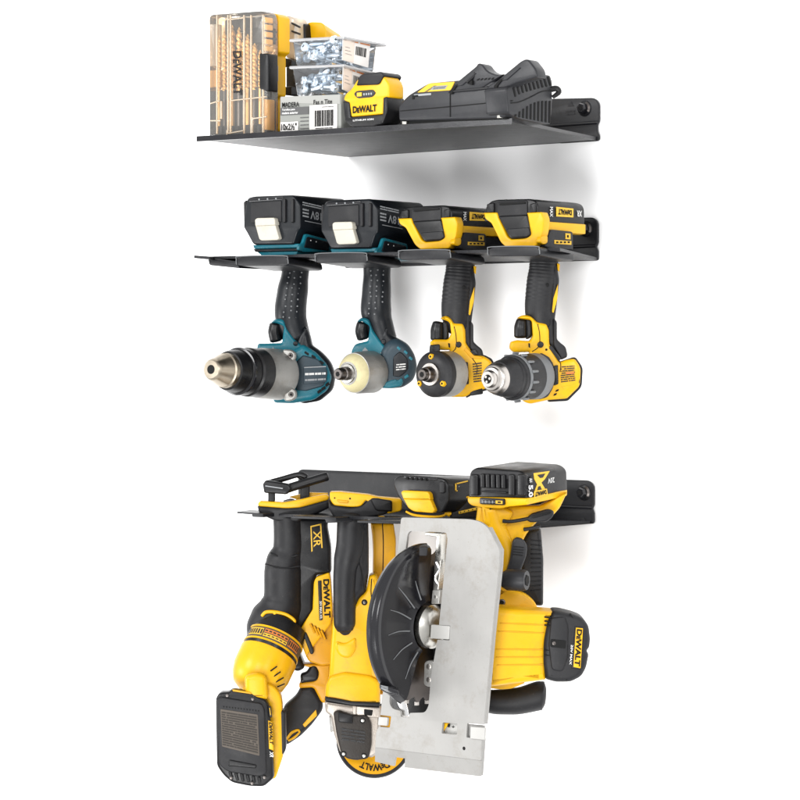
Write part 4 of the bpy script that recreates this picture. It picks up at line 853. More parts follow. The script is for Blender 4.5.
p.lathe(*m0, *m1, [(650.4, 27), (650.8, 29), (652.2, 29.1), (652.6, 27)], 'yellow', n=56)
A0 = P(*m0); A1 = P(*m1); az = (A1-A0).normalized(); sM = SC(A0)
e_ = (-F-az*(-F).dot(az)).normalized(); g_ = az.cross(e_)
def onm(an, y, r): return A0+(A1-A0)*((y-622)/66)+(e_*math.cos(an)+g_*math.sin(an))*(r*sM)
for a0, a1, y0, y1, mm in ((-1.0, -.45, 642.4, 649, 'orange_print'), (-.4, .5, 642.2, 645.6, 'orange_print'), (-.4, .5, 646.4, 649.4, 'yellow_print'), (.55, 1.2, 642.4, 649, 'yellow_print')):
    vs = [onm(a0+(a1-a0)*k/10, y, 28.9) for y in (y0, y1) for k in range(11)]; p.add(vs, [(k, k+1, 12+k, 11+k) for k in range(10)], mm)
    for k in range(6):
        b0 = a0+(a1-a0)*(k+.2)/6; b1 = b0+(a1-a0)*.11; p.add([onm(b0, y0+1, 29.05), onm(b1, y0+1, 29.05), onm(b1, y1-1, 29.05), onm(b0, y1-1, 29.05)], [(0, 1, 2, 3)], 'brown_print')
p.done()
p = Part('motor_cap', u1)
p.lathe(*m0, *m1, [(655, 28), (656, 29.4), (672, 29.2), (680, 27), (687, 23), (691, 16), (693, 6)], 'yellow', n=56)
for (x, y, dx, dy) in ((270.6, 671, 6.4, -4.6), (273.6, 676.6, 7, -4.8), (276, 682, 7.6, -4.4), (277.6, 686.8, 7, -3)):
    p.spine([(x, y, .7), (x+dx, y+dy, .7)], 0, 'hole', a=(262, 670, -.168), near=33-(x-270)*.9, n=8)
p.ext([(244.6, 676, 4), (256, 672.4, 6), (266, 676, 4), (268, 700, 4), (245, 700, 4)], 0, 20, 'yellow', a=(262, 680, -.19), near=21, r=5, c=3); p.done()
BT = (250, 735, -.205)
p = Part('battery_seat', u1)
p.ext([(240, 690, 4), (262, 681, 8), (274, 686, 5), (280.4, 694, 5), (281.8, 704, 3), (283, 757, 3), (275.6, 779, 3), (262, 781), (262, 700)], 0, 26, 'yellow', a=BT, near=2, r=3, c=2)
p.ext([(276.6, 713, 3), (280, 709.4, 3), (285.4, 712, 3), (286, 750, 3), (282.6, 755.6, 3), (279, 754, 3), (276.6, 744)], 0, 20, 'rubber', a=BT, near=1, r=2, c=2)
p.done()
p = Part('battery', u1)
p.ext([(215.6, 698, 5), (220, 692.4, 4), (229, 692, 2), (231.6, 689.6, 2), (252.6, 692.6, 2), (256, 696, 2), (266, 699.6, 4), (269.4, 706, 3), (273, 758, 3), (274, 778, 3), (264, 787, 4), (250, 786.6, 4), (232, 783, 4), (225, 777, 3), (222, 773.6, 2), (216.6, 766, 4)], 0, 20, 'black', a=BT, near=14, r=3, c=2)
p.ext([(217, 700, 4), (221, 697, 3), (262, 703.6, 4), (264.6, 710, 3), (266.6, 774, 5), (260, 777, 4), (228, 772, 4), (219, 765, 4)], 0, 5, 'rubber', a=BT, near=16.6, r=1.4, c=2)
p.ext([(228, 766.4, 2), (229, 759.6, 2), (257, 765, 2), (256, 768.6, 2), (233, 766.4)], 0, 3, 'black', a=BT, near=18, r=1.2, c=1.5)
for i in range(6): p.spine([(230+i*5.8, 772+i*1.1, 1.7), (232+i*5.6, 779.5+i*.8, 1.3)], 0, 'black', a=BT, near=14.6, n=10)
for i in range(13): p.ext([(223+i*2.9, 706+i*.34), (224.6+i*2.9, 706.2+i*.34), (223.9+i*2.9, 708+i*.34)], 0, 1, 'hole', a=BT, near=16.9, r=0, c=.2)
p.ext([(232, 689.4), (251, 692.4), (251.6, 694.2), (233, 691.4)], 0, 2, 'yellow_dark', a=BT, near=14.6, r=.4, c=.5)
for q in ((227.2, 695.6), (252.6, 699.2), (231, 778), (264.4, 777.6), (252, 783.4)): p.knob(*q, 0, 1.7, 'dark_steel', a=BT, near=17, h=.9)
p.ext([(268, 720.4), (272.2, 722.4, .5), (273.4, 750.6, .5), (269, 749)], 0, 8, 'yellow', a=BT, near=15.4, r=.6, c=.5)
p.text('DeWALT', [(272.4, 723.4), (273.2, 745), (269.6, 744), (268.8, 722)], 0, 'hole', a=BT, near=16.2, bold=.04, caps=True)
p.text('XR', [(273.4, 752.2), (273.6, 758), (269.8, 757), (269.6, 751.4)], 0, 'white_print', a=BT, near=16.2)
p.ext([(268, 705.6), (271, 707), (272, 718), (269, 716)], 0, 8, 'black', a=BT, near=15, r=.6, c=.8); p.spine([(269.6, 708, .35), (270.6, 715, .35)], 0, 'yellow_print', a=BT, near=15.6, n=6)
p.done()
p = Part('battery_label', u1)
p.ext([(220.4, 709, 1), (257.8, 714.6, 1), (259.6, 756, 1), (222, 746.6, 1)], 0, 1, 'brown_label', a=BT, near=17.2, r=.3, c=.8)
dense(p, [(221.4, 711), (257, 716.4), (258.6, 754), (222.6, 745.4)], 0, 'brown_print', 15, a=BT, near=17.6, fill=.55, words=(3, 7), seed=31, gap=.06); p.done()
p = Part('rear_handle', u1)
p.ext([(300, 688, 2), (312.6, 686, 3), (322, 700, 4), (323, 710, 4), (312, 725, 4), (300, 737, 4), (288, 745, 3), (281, 746, 3), (281, 716, 4), (284, 706, 4), (296, 696, 4)], 0, 22, 'rubber', a=AN, near=8, r=5, c=2)
p.ext([(296, 664, 3), (303, 664, 3), (331, 664), (331, 690, 3), (325, 704, 3), (321, 702, 3), (313.6, 687.6, 3), (299, 688.4, 2), (299, 683, 2), (316, 681, 4), (318, 670, 4)], 0, 22, 'yellow_dark', a=AN, near=9, r=2.5, c=2)
p.ext([(302.6, 724.6, 1), (316, 709.6, 1), (317, 715.6, 1), (304.8, 727.6, 1)], 0, 3, 'yellow', a=AN, near=9, r=.7, c=1)
p.spine([(287, 739, 1.2), (291.6, 733, 1.4), (298, 730, 1.2), (299.6, 732.6, .9)], 0, 'yellow', a=AN, near=8.6, n=10); p.spine([(288.4, 740.6, 1), (294, 737.6, 1.2), (299, 733, .9)], 0, 'yellow', a=AN, near=8.4, n=10)
p.done()
p = Part('trigger', u1); p.ext([(300, 674, 3), (306, 673, 3), (311, 665, 4), (317, 665.4, 4), (320, 673, 4), (318, 681.4, 4), (300.4, 683.6, 2)], 0, 16, 'black', a=AN, near=10, r=3, c=3); p.done()

# ---------------- angle grinder
u2 = thing('angle_grinder', 'yellow angle grinder with long black grip and disc guard at the bottom', 'angle grinder', 355, 780, -.12)
AN = (352, 620, -.125)
p = Part('battery_seat', u2)
p.ext([(329.6, 492, 2), (340, 491.8), (368, 494.6, 1), (378, 497), (402, 499, 3), (402, 511, 3), (388, 514, 3), (372, 506), (366, 500), (361, 506.6, 4), (350, 507, 4), (334, 505.6, 3), (330, 500, 3)], 0, 24, 'yellow', a=AN, near=17, r=1.5, c=1.5)
p.ext([(336, 499.4, 2), (349, 500.6, 2), (348, 503.4, 2), (339, 503, 2)], 0, 3, 'yellow_dark', a=AN, near=18, r=.8, c=1)
p.knob(350, 498.6, 0, 1, 'hole', a=AN, near=17.4, h=.6, n=8); p.knob(334.6, 498, 0, .8, 'hole', a=AN, near=17.4, h=.6, n=8)
p.done()
p = Part('seat_ring', u2)
p.ext([(328.4, 499, 2), (331.6, 504.6, 3), (350, 507.8, 4), (362, 506, 4), (370, 498, 3), (377, 497), (392, 500, 2), (392, 511, 2), (384, 515), (367, 518, 4), (361, 523), (338, 522), (332, 515, 4), (328.6, 508, 3)], 0, 30, 'rubber', a=AN, near=17.6, r=2.5, c=2)
p.ext([(370, 499, 2), (374, 498, 2), (392, 500.6, 2), (392, 511.6, 2), (376, 511, 3)], 0, 10, 'black', a=AN, near=20, r=1.5, c=1.5)
p.ext([(373, 518.6, 2), (379, 516, 3), (386, 516.4, 2), (380, 518.8)], 0, 4, 'yellow', a=AN, near=19, r=.7, c=1); p.done()
p = Part('grip', u2)
p.ext([(337, 519, 2), (368, 519, 2), (368.6, 545), (368.6, 574, 4), (366, 592, 5), (360, 598, 4), (356.4, 606, 4), (356.4, 626, 4), (351, 636.4, 5), (343, 638.6, 5), (335.6, 632, 6), (333.6, 618), (334, 600), (335.6, 560)], 0, 26, 'rubber', a=AN, near=14, r=8, c=3)
p.spine([(351.6, 516, 13), (351, 530, 14), (350, 546, 14), (347.6, 558, 13.6), (345.4, 572, 12), (344.6, 600, 11.4), (344.6, 622, 11), (345, 629, 9)], 0, 'rubber', a=AN, near=9.4, n=26, sub=6)
for y, x0, x1 in ((548.6, 337, 364), (553, 337, 362), (618, 334.6, 355)): p.spine([(x0, y, .5), ((x0+x1)/2-1, y+1, .5), (x1, y-.6, .5)], 0, 'hole', a=AN, near=0, n=6) if False else None
p.spine([(357, 556, .5), (361, 570, .5), (364, 590, .5)], 0, 'hole', a=AN, near=14.6, n=6)
p.done()
p = Part('motor_housing', u2)
p.ext([(333, 616, 3), (340, 612), (356, 604, 4), (358.6, 598, 3), (366, 592, 3), (369, 576, 2), (376, 574, 3), (381, 592, 4), (382.4, 640), (380.6, 682), (379.6, 705.4, 2), (352, 704.6), (325, 699.6, 2), (326.4, 688, 3), (329, 676), (330.4, 652), (332, 632)], 0, 40, 'yellow', a=AN, near=11, r=5, c=2)
p.ext([(325.4, 686, 4), (330, 676, 4), (345, 672, 4), (372, 676, 5), (380, 682, 4), (380, 705, 2), (352, 704.4), (325, 699.4, 2)], 0, 44, 'yellow', a=AN, near=15, r=4, c=2)
p.ext([(335, 640, 5), (345, 644, 5), (356.4, 636, 5), (356.6, 650, 6), (350, 659, 5), (340, 657, 5), (335.4, 650, 5)], 0, 6, 'yellow', a=AN, near=13, r=3, c=3)
p.spine([(371.6, 579, .5), (371, 592, .5), (372.4, 602, .5), (376, 607.6, .5)], 0, 'hole', a=AN, near=11.2, n=6)
p.knob(364.4, 602.4, 0, 3, 'hole', a=AN, near=11.6, h=1.2); p.knob(364.4, 602.4, 0, 1.8, 'dark_steel', a=AN, near=12.4, h=1)
for y in (633, 637.4, 641.6): p.knob(367.6, y, 0, .8, 'hole', a=AN, near=11.4, h=.4, n=8)
p.ext([(371, 650, 2), (381, 646, 2), (381, 680, 2), (371, 676, 3)], 0, 8, 'yellow_dark', a=AN, near=14, r=1, c=1); p.done()
p = Part('housing_band', u2); p.ext([(325, 696.6, 1), (352, 701.4), (380, 702.6, 1), (380, 707), (352, 706), (325, 701.2)], 0, 44, 'black', a=AN, near=17, r=1.4, c=1); p.done()
p = Part('gear_case', u2)
p.ext([(324.6, 701.6, 1), (352, 706.2), (380, 707.4, 1), (381, 752, 2), (372, 758), (340, 752), (334, 735, 3), (331, 716, 4), (325.4, 713, 3)], 0, 40, 'cast_warm', a=AN, near=14, r=3, c=1.5)
p.ext([(325, 703, 2), (354, 707, 1), (354, 711.4, 2), (358, 717), (380, 718, 2), (380, 708, 1), (352, 706), (326, 702)], 0, 10, 'cast_warm', a=AN, near=17, r=1.4, c=1)
p.ext([(352.6, 706, 1), (356.6, 706.4, 1), (356.6, 715, 2), (352.6, 714.6, 2)], 0, 10, 'cast_warm', a=AN, near=19, r=1, c=1)
p.ext([(329, 716, 1), (334, 718), (334.6, 731, 1), (330.6, 732.6, 1)], 0, 12, 'cast', a=AN, near=-6, r=1, c=1)
p.ext([(364, 709), (373, 710), (372, 716), (364, 715)], 0, 3, 'hole', a=AN, near=17.4, r=.5, c=1); p.done()
p = Part('gear_cover', u2)
p.ext([(333.2, 713, 2), (338.4, 710.4, 2), (353.4, 715.4), (367, 715.4, 2), (371.4, 724, 3), (371.6, 745, 3), (368.6, 758.6, 3), (356, 760.6, 3), (346, 758.6, 3), (340.6, 752, 3), (336.4, 734, 3)], 0, 8, 'gear_cover', a=AN, near=20, r=2, c=2)
p.ext([(338, 712, 1), (352.6, 715, 1), (352.6, 723.6, 1), (338.6, 722, 1)], 0, 4, 'black', a=AN, near=22, r=1, c=1)
for q in ((362.6, 720.6), (343.6, 754), (364, 756)): p.knob(*q, 0, 2.8, 'hole', a=AN, near=20.6, h=1); p.knob(*q, 0, 1.7, 'steel', a=AN, near=21.4, h=.8)
dense(p, [(341, 727), (366, 731), (366, 744), (342, 741)], 0, 'black', 4, a=AN, near=20.8, fill=.5, words=(2, 4), seed=12); p.done()
p = Part('disc_guard', u2)
dc = P(374, 743, -.12)+F*.022; dn = (-F*.93+U*.32+R*.05).normalized(); sD = SC(dc)
p.rev(dc-dn*.004, dc+dn*.001, [(0, 37.4*sD), (.5, 38*sD), (1, 37.4*sD)], 'rubber', n=72); p.done()
p = Part('grinding_disc', u2)
p.rev(dc-dn*.001, dc+dn*.002, [(0, 34.4*sD), (1, 34.4*sD)], 'yellow_dark', n=72)
dx = U.cross(dn).normalized(); dy = dn.cross(dx)
def ontxt(txt, r0, r1, amid, span, mm, bold):
    cu = D_.curves.new('t', 'FONT'); cu.body = txt; cu.offset = bold; cu.small_caps_scale = .72
    for i, ch in enumerate(txt):
        if ch.islower(): cu.body_format[i].use_small_caps = True
    ob = D_.objects.new('t', cu); me = D_.meshes.new_from_object(ob); xs = [v.co.x for v in me.vertices]; ys = [v.co.y for v in me.vertices]; vs = []
    for v in me.vertices:
        u = (v.co.x-min(xs))/(max(xs)-min(xs)); w_ = (v.co.y-min(ys))/(max(ys)-min(ys)); an = amid+span/2-span*u; r = r0+(r1-r0)*w_
        vs.append(dc+dn*.0026+(dx*math.cos(an)+dy*math.sin(an))*(r*sD))
    p.add(vs, [tuple(f.vertices) for f in me.polygons], mm); D_.objects.remove(ob); D_.curves.remove(cu); D_.meshes.remove(me)
ontxt('DeWALT', 24.5, 31.5, -math.pi/2+.0, 1.05, 'hole', .03)
ontxt('CUTTING DISC', 20, 22, -math.pi/2-.75, .6, 'brown_print', .02)
p.done()

# ---------------- third battery tool, mostly hidden
u3 = thing('cordless_grinder', 'mostly hidden yellow cordless tool behind the steel saw plate with slide battery on top', 'power tool', 400, 700, -.05)
AN = (385, 600, -.075)
p = Part('tool_body', u3)
p.ext([(370.4, 523, 2), (393.4, 523.6, 2), (396, 540, 4), (395.6, 560), (396, 620), (395, 695, 4), (372, 695, 4), (374, 640), (374.6, 600), (372.6, 575), (373, 550, 6), (372, 535)], 0, 24, 'yellow_dark', a=AN, near=6, r=3, c=2)
p.spine([(382.4, 524, .5), (383.4, 545, .5), (382.6, 580, .5)], 0, 'hole', a=AN, near=6.2, n=6); p.done()
Y3 = -.15
p = Part('battery', u3)
p.ext([(392.6, 484, 4), (394, 478, 3), (399, 475.4, 3), (404, 474.8), (436, 477, 2), (444, 478.6, 3), (447.6, 484, 4), (448.6, 500, 4), (442, 512.6, 4), (410, 512, 5), (402, 503, 5), (397, 495)], Y3, 1, 'black', 'Y', 2.2, 1.5, to=((436, 477, Y3), (500, 478, -.055)))
p.ext([(404, 475.6, 1), (437, 478), (437, 480.4), (403, 478)], Y3-.001, .004, 'gloss_black', 'Y', .7, 1)
for i in range(5): p.ext([(406+i*4.6, 476.6+i*.3), (408.4+i*4.6, 476.8+i*.3), (407.4+i*4.6, 479.6+i*.3), (405.4+i*4.6, 479.2+i*.3)], Y3-.002, .003, 'hole', 'Y', .2, .4)
p.ext([(438.6, 481, 2), (444, 481.6, 2), (444.4, 493, 2), (438.8, 493.6, 2)], Y3-.002, .004, 'rubber', 'Y', 1.2, 1.5)
A3 = (449, 490, Y3)
for q in ([(455.4, 483.4), (468, 480.4), (468, 481.6), (456.4, 484.4)], [(455.4, 483.4), (456.6, 483.4), (456.6, 491.4), (455.4, 491.4)], [(455.4, 490.6), (468, 488.4), (468, 489.4), (455.4, 491.6)]): p.decal(q, Y3, 'yellow_print', 'X', a=A3, near=.6)
dense(p, [(457.6, 486), (467, 484.2), (467, 486), (457.6, 487.8)], Y3, 'grey_print', 1, 'X', a=A3, near=.6)
p.done()
p = Part('latch', u3)
p.ext([(400.6, 492, 2), (403, 490.4, 1), (427, 491.6, 2), (429, 494), (430, 500), (403, 499)], Y3-.006, .01, 'yellow', 'Y', 1.2, 1)
p.ext([(403, 498.6), (430, 499.6), (434.6, 510.6, 2), (432, 513), (413, 511.6, 3), (408, 508)], Y3-.005, .009, 'yellow', 'Y', 1.2, 1); p.done()
p = Part('battery_trim', u3)
p.spine([(406, 511.6, 1), (416, 515.4, 1.2), (438, 516.6, 1.3), (447, 513, 1.5), (450, 504, 1.2), (455, 500, 1), (468, 497, 1), (480, 495, 1)], 0, 'yellow', a=(425, 505, Y3), near=2, n=10)
p.spine([(446, 512, 2.4), (450, 514.6, 2.6)], 0, 'yellow', a=(425, 505, Y3), near=3, n=10)
p.ext([(450, 505, 2), (456, 501), (482, 496), (482, 518), (450, 518)], 0, 14, 'black', a=(425, 505, Y3), near=1, r=1, c=1)
p.spine([(459, 512.8, 1.5), (478, 508.4, 1.5)], 0, 'yellow_print', a=(425, 505, Y3), near=1.8, n=8)
for i in range(5): p.knob(460.5+i*4, 512.4-i*.92, 0, .8, 'hole', a=(425, 505, Y3), near=3.4, h=.4, n=4)
p.done()
# ---------------- circular saw
u4 = thing('circular_saw', 'yellow circular saw with bare metal base plate, glossy black blade guard and yellow motor', 'circular saw', 450, 775, -.2)
YB = -.245
p = Part('base_plate', u4)
outer = [(401, 517.4, 2.5), (470, 519.2, 6), (480, 521.4, 5), (488, 527.6, 5), (499.6, 550, 4), (498.8, 566), (497, 580), (491.6, 634), (483.4, 724.4), (467, 723.4, 1), (466.2, 737.4, 1), (481.4, 739), (480.4, 760.6), (375, 747.6), (376, 733), (378.4, 726.6, 1), (389.6, 727.6, 1), (391, 716.4, 1), (380, 715.2, 1), (382.6, 694)]
inner = [(410, 531, 3), (446.6, 532.4, 3), (447.4, 540), (439, 625), (450.4, 625.6), (449.4, 640.4), (437.4, 639.6), (431, 676), (428.6, 706, 3), (425, 712.6, 3), (410, 713, .5), (408.6, 717.4, .5), (400.6, 716.6, .5), (400.6, 711, 2), (392, 708.6, 3), (389.4, 703, 2), (390, 690), (404.6, 558), (407.6, 534, 2)]
win = [(442.6, 722.4, 1), (457.4, 723.6, 1), (456.8, 734.6, 1), (441.6, 733.4, 1)]
p.ext(outer, YB, .003, 'alu', 'Y', .4, .6, a=(440, 640), holes=[inner, win])
# bent lower lip
def lipq(x, y, k): return P(x, y, YB+.007*k)
lp = [(375, 747.6, 0), (480.4, 760.6, 0), (479.6, 776.4, 1), (404.6, 767.4, 1), (405, 758.4, .5), (395, 757, .5), (393.6, 766, 1), (375, 761.6, 1)]
vs = [lipq(*q) for q in lp]; tr = geometry.tessellate_polygon([[V((q[0], -q[1], 0)) for q in lp]]); n8 = len(lp)
p.add(vs+[v+V((0, .003, 0)) for v in vs], [tuple(t) for t in tr]+[tuple(n8+i for i in t) for t in tr]+[(i, (i+1) % n8, n8+(i+1) % n8, n8+i) for i in range(n8)], 'alu')
# turned-back right flange
fl = [(488, 527.6), (499.6, 550), (498.8, 566), (491.6, 634), (483.4, 724.4)]
a_ = [P(x-.4, y, YB+.001) for x, y in fl]; b_ = [q+V((0, .008, 0)) for q in a_]; d_ = V((-.002, 0, 0))
vs = a_+b_+[q+d_ for q in a_]+[q+d_ for q in b_]; k = len(fl)
p.add(vs, [(i, i+1, k+i+1, k+i) for i in range(k-1)]+[(2*k+i, 2*k+i+1, 3*k+i+1, 3*k+i) for i in range(k-1)]+[(k+i, k+i+1, 3*k+i+1, 3*k+i) for i in range(k-1)], 'alu')
a_ = [P(481, 739.4, YB+.001), P(479.6, 776, YB+.008)]; b_ = [a_[0]+V((0, .008, 0)), a_[1]+V((0, .006, 0))]
p.add(a_+b_+[q+d_ for q in a_+b_], [(0, 1, 3, 2), (4, 5, 7, 6), (2, 3, 7, 6)], 'alu')
p.knob(464, 748.4, YB, 1.9, 'hole', 'Y', near=0, h=.7)
p.done()
p = Part('guide_tab', u4); p.ext([(378.6, 716.8, 1), (387.6, 717.6, 1), (386.8, 726, 1), (377.6, 725.2, 1)], YB-.002, .003, 'alu_light', 'Y', .5, .6); p.done()
p = Part('guide_tab', u4); p.ext([(470.4, 726.6, 1), (484.6, 727.8, 1), (484, 740, 1), (470, 738.6, 1)], YB-.002, .003, 'alu_light', 'Y', .5, .6); p.ext([(466, 724), (484, 725.6), (483, 739), (465.4, 737.6)], YB+.004, .002, 'alu', 'Y', .2, .4); p.done()
p = Part('depth_scale', u4); p.ext([(440, 720), (459, 721.6), (458, 737), (439, 735)], YB+.006, .002, 'alu_light', 'Y', .2, .5)
p.ext([(442.4, 722.8), (449, 723.2), (442, 733)], YB+.0045, .001, 'yellow', 'Y', .1, .2); p.ext([(447.6, 724), (449.4, 724.2), (449, 727.4), (447.2, 727)], YB+.004, .001, 'hole', 'Y', .1, .2)
p.text('+', [(451.6, 725.4), (454.8, 725.6), (454.6, 728.2), (451.4, 728)], YB+.0058, 'hole', 'Y', near=.2); p.done()
p = Part('shaft_tab', u4); p.ext([(431, 624.6, 1), (449.6, 626, 1), (448.6, 639.6, 1), (430, 638.4, 1)], YB-.001, .004, 'alu_light', 'Y', .6, .8); p.done()

# blade: a disc that stands square to the plate
cy = 627.0; ctr = P(437, cy, YB+.012); sB = SC(ctr); ax = V((1, 0, 0))
p = Part('saw_blade', u4)
n = 30; vs = []; R0 = 79*sB
for s_ in (0, .0016):
    for i in range(n*3):
        an = 2*math.pi*i/(n*3); r = R0*(1.0 if i % 3 == 0 else (.90 if i % 3 == 1 else .93)); vs.append(ctr+ax*(s_-.021)+V((0, -math.cos(an), 0))*r+U*math.sin(an)*r)
N3 = n*3; vs += [ctr+ax*-.021, ctr+ax*(.0016-.021)]
fs = [(i, (i+1) % N3, N3+(i+1) % N3, N3+i) for i in range(N3)]+[(2*N3, i, (i+1) % N3) for i in range(N3)]+[(2*N3+1, N3+i, N3+(i+1) % N3) for i in range(N3)]
p.add(vs, fs, 'dark_steel')
for i in range(n):
    an = 2*math.pi*i/n
    if math.sin(an) < .9: c_ = ctr+ax*-.0202+V((0, -math.cos(an), 0))*R0*.985+U*math.sin(an)*R0*.985; p.rev(c_-ax*.0016, c_+ax*.0016, [(0, 2.6*sB), (1, 2.3*sB)], 'chuck_silver', n=4)
p.done()
p = Part('blade_flange', u4); p.rev(ctr+ax*-.012, ctr+ax*.001, [(0, 22*sB), (.5, 22*sB), (.8, 18*sB), (1, 12*sB)], 'steel', n=40); p.done()
# lower guard: dished half drum in front of the plate
p = Part('blade_guard', u4)
A_UP = (0, 0, 1)
g0 = ctr-ax*.027; g1 = ctr-ax*.005
pr_out = [(0, 77*sB), (.08, 80*sB), (.3, 81.5*sB), (.34, 83*sB), (.42, 83*sB), (.46, 81.4*sB), (.6, 80*sB), (.7, 77*sB), (.72, 72*sB), (.7, 64*sB), (.66, 50*sB), (.66, 36*sB), (.72, 30*sB), (.8, 26*sB)]
p.rev(g0, g1, pr_out, 'gloss_black', n=60, ang=((0, -1, 0), -math.pi/2-.06, 1.12))
p.rev(g0, g1, [(t, r-.0016) for t, r in pr_out[:8]]+[(t-.04, r-.001) for t, r in pr_out[8:]], 'gloss_black', n=60, ang=((0, -1, 0), -math.pi/2-.06, 1.12))
for an in (1.15, .72, .32, -.08, -.5, -.95):
    d1 = V((0, -math.cos(an), 0))+U*math.sin(an); ra = 30*sB; rb_ = (62 if an not in (1.15,) else 50)*sB
    P1 = g0+(g1-g0)*.735+d1*ra; P2 = g0+(g1-g0)*.68+d1*((ra+rb_)/2)+U*.002; P3 = g0+(g1-g0)*.71+d1*rb_+U*.001
    p.tube([P1, P2, P3], [.0008, .0006, .0003], 'grey_case', n=8)
p.done()
p = Part('guard_foot', u4)
p.ext([(379.4, 684, 2), (389, 687, 2), (399, 690, 2), (399, 695.6, 2), (386, 693.4, 3), (379.6, 689, 2)], 0, 16, 'gloss_black', a=(388, 690, YB-.05), near=10, r=1.6, c=1.5)
for i in range(3): p.spine([(381, 685.6+i*1.4, .45), (388, 687.2+i*1.4, .45)], 0, 'grey_print', a=(388, 690, YB-.05), near=10.6, n=6)
p.done()
p = Part('guard_tab', u4); p.ext([(419.6, 546.6, 1), (428, 546.6, 1), (427, 556), (419, 556)], 0, 8, 'rubber', a=(424, 550, YB-.01), near=4, r=1, c=1.5); p.done()
p = Part('spring_bracket', u4)
p.ext([(425, 532, .5), (441.4, 533.6, 1), (441, 560), (437.6, 596, 1), (432.6, 596), (434.4, 560), (436.6, 537), (425, 535.4, .5)], YB+.0035, .012, 'steel', 'Y', .6, .6)
p.spine([(436, 562, 1.4), (439, 570, 1.4), (435, 578, 1.4), (438, 584, 1.4)], YB+.001, 'chrome', n=10)
p.ext([(432.4, 590, 1), (440, 590, 1), (438.6, 604, 1), (431, 604, 1)], YB+.002, .012, 'cast', 'Y', .8, 1); p.knob(435.6, 597, YB+.002, 2, 'steel', 'Y', h=1); p.done()
p = Part('arbor_block', u4)
p.ext([(424, 663, 3), (427, 660.4, 2), (434, 661, 3), (433, 684, 3), (429, 687.4, 3), (423.4, 685, 3)], YB+.001, .016, 'cast', 'Y', 1, 1)
for y in (666.6, 680): p.knob(428.6, y, YB+.001, 3, 'chuck_silver', 'Y', h=1.4)
p.done()
p = Part('riving_plate', u4); p.ext([(396, 690), (402, 694, 3), (406, 702, 3), (408.6, 716), (402, 716), (399, 706, 3), (394, 698)], YB+.004, .002, 'chrome', 'Y', .4, .6); p.done()
p = Part('upper_guard', u4)   # dark shroud behind the plate opening
p.ext([(404, 560, 3), (437, 566), (450, 620), (430, 716), (386, 712), (388, 690), (398, 610)], YB+.03, .012, 'black', 'Y', 1, 2)
p.done()

AN = (520, 600, -.15)
CP = (540, 645, -.165)
p = Part('motor_housing', u4)
p.ext([(484, 607, 4), (512, 609, 4), (553.4, 612, 2), (549, 622, 6), (545, 645, 8), (546, 680.6, 2), (520, 683.6, 4), (486, 688, 4)], 0, 52, 'yellow', a=CP, near=27, r=7, c=2, seg=5)
for y0, y1, x0, x1 in ((615, 618, 506, 548), (623, 625, 500, 545), (631, 633, 498, 543.6), (649, 649.6, 496, 542), (657, 657, 496, 542), (665, 664.6, 497, 542.6), (672, 671.6, 501, 543)):
    p.spine([(x0, y0, .7), ((x0+x1)/2, (y0+y1)/2, 1.0), (x1, y1, .8)], 0, 'yellow_dark', a=CP, near=27-(2.4 if y0 < 617 or y0 > 671 else .3), n=10)
p.done()
p = Part('motor_flange', u4)
p.ext([(484, 588, 3), (496, 583, 4), (504, 592, 3), (520, 593.4, 5), (534, 600, 4), (540, 607), (560, 610), (540, 640), (522, 690, 3), (504, 688, 4), (489, 690, 3), (484, 640)], 0, 14, 'yellow', a=AN, near=26, r=3, c=2) if False else None
p.ext([(485, 592, 3), (497, 586, 4), (512, 590, 3), (526, 594, 5), (535, 602, 4), (538, 609), (512, 616), (500, 640), (503, 668), (526, 683, 3), (512, 689, 3), (500, 690, 4), (488, 688, 3), (482, 640)], 0, 26, 'yellow', a=AN, near=16, r=3, c=2)
for q in ((502, 602.4), (495.2, 674)): p.knob(*q, 0, 3.4, 'dark_steel', a=AN, near=16.4, h=1.4); p.knob(*q, 0, 2, 'hole', a=AN, near=17.6, h=.8)
p.done()
p = Part('motor_cap', u4)
p.ext([(553, 611, 3), (561, 611.4, 3), (574, 614.6, 4), (583, 618, 4), (589, 626, 4), (590.6, 640, 3), (589.6, 648, 2), (587, 651, 1.5), (589, 655, 2), (586.6, 668, 4), (581.6, 677, 4), (571, 682.4, 4), (556, 682.6, 3), (545.4, 679.6, 3), (542.8, 662, 4), (543.4, 640, 4), (547.4, 621, 4)], 0, 50, 'rubber', a=CP, near=28, r=6, c=2, seg=5)
p.ext([(551, 618, 3), (565, 616.6, 3), (568.4, 627, 3), (568, 658, 3), (562.6, 672, 4), (551.6, 670, 4), (548.6, 645)], 0, 4, 'rubber', a=CP, near=30, r=1.6, c=2)
for k in range(4):
    x = 571+k*4.2
    p.spine([(x-1-k*.2, 613.6+k*2.7, .8), (x+2.6, 620+k*2.4, .9), (x+3.4, 625.4+k*1.4, .6)], 0, 'hole', a=CP, near=26.6-k*1.3, n=8)
    p.spine([(x+.4, 668+k*-.6, .6), (x-1, 674-k*1.5, .9), (x-4.6, 680-k*2, .8)], 0, 'hole', a=CP, near=26.6-k*1.3, n=8)
p.ext([(550.6, 639, 2), (566, 640.6, 1), (565.6, 648.6, 1), (550.2, 647, 2)], 0, 2, 'hole', a=CP, near=30.6, r=.3, c=1); p.knob(554, 643.4, 0, 2, 'dark_steel', a=CP, near=31, h=1)
for i in range(5): p.spine([(544.6, (617+i*4 if i < 3 else 650+(i-3)*5), .8), (551, (617.6+i*4 if i < 3 else 650.4+(i-3)*5), .8)], 0, 'hole', a=CP, near=27.4, n=6)
p.done()
p = Part('name_plate', u4)
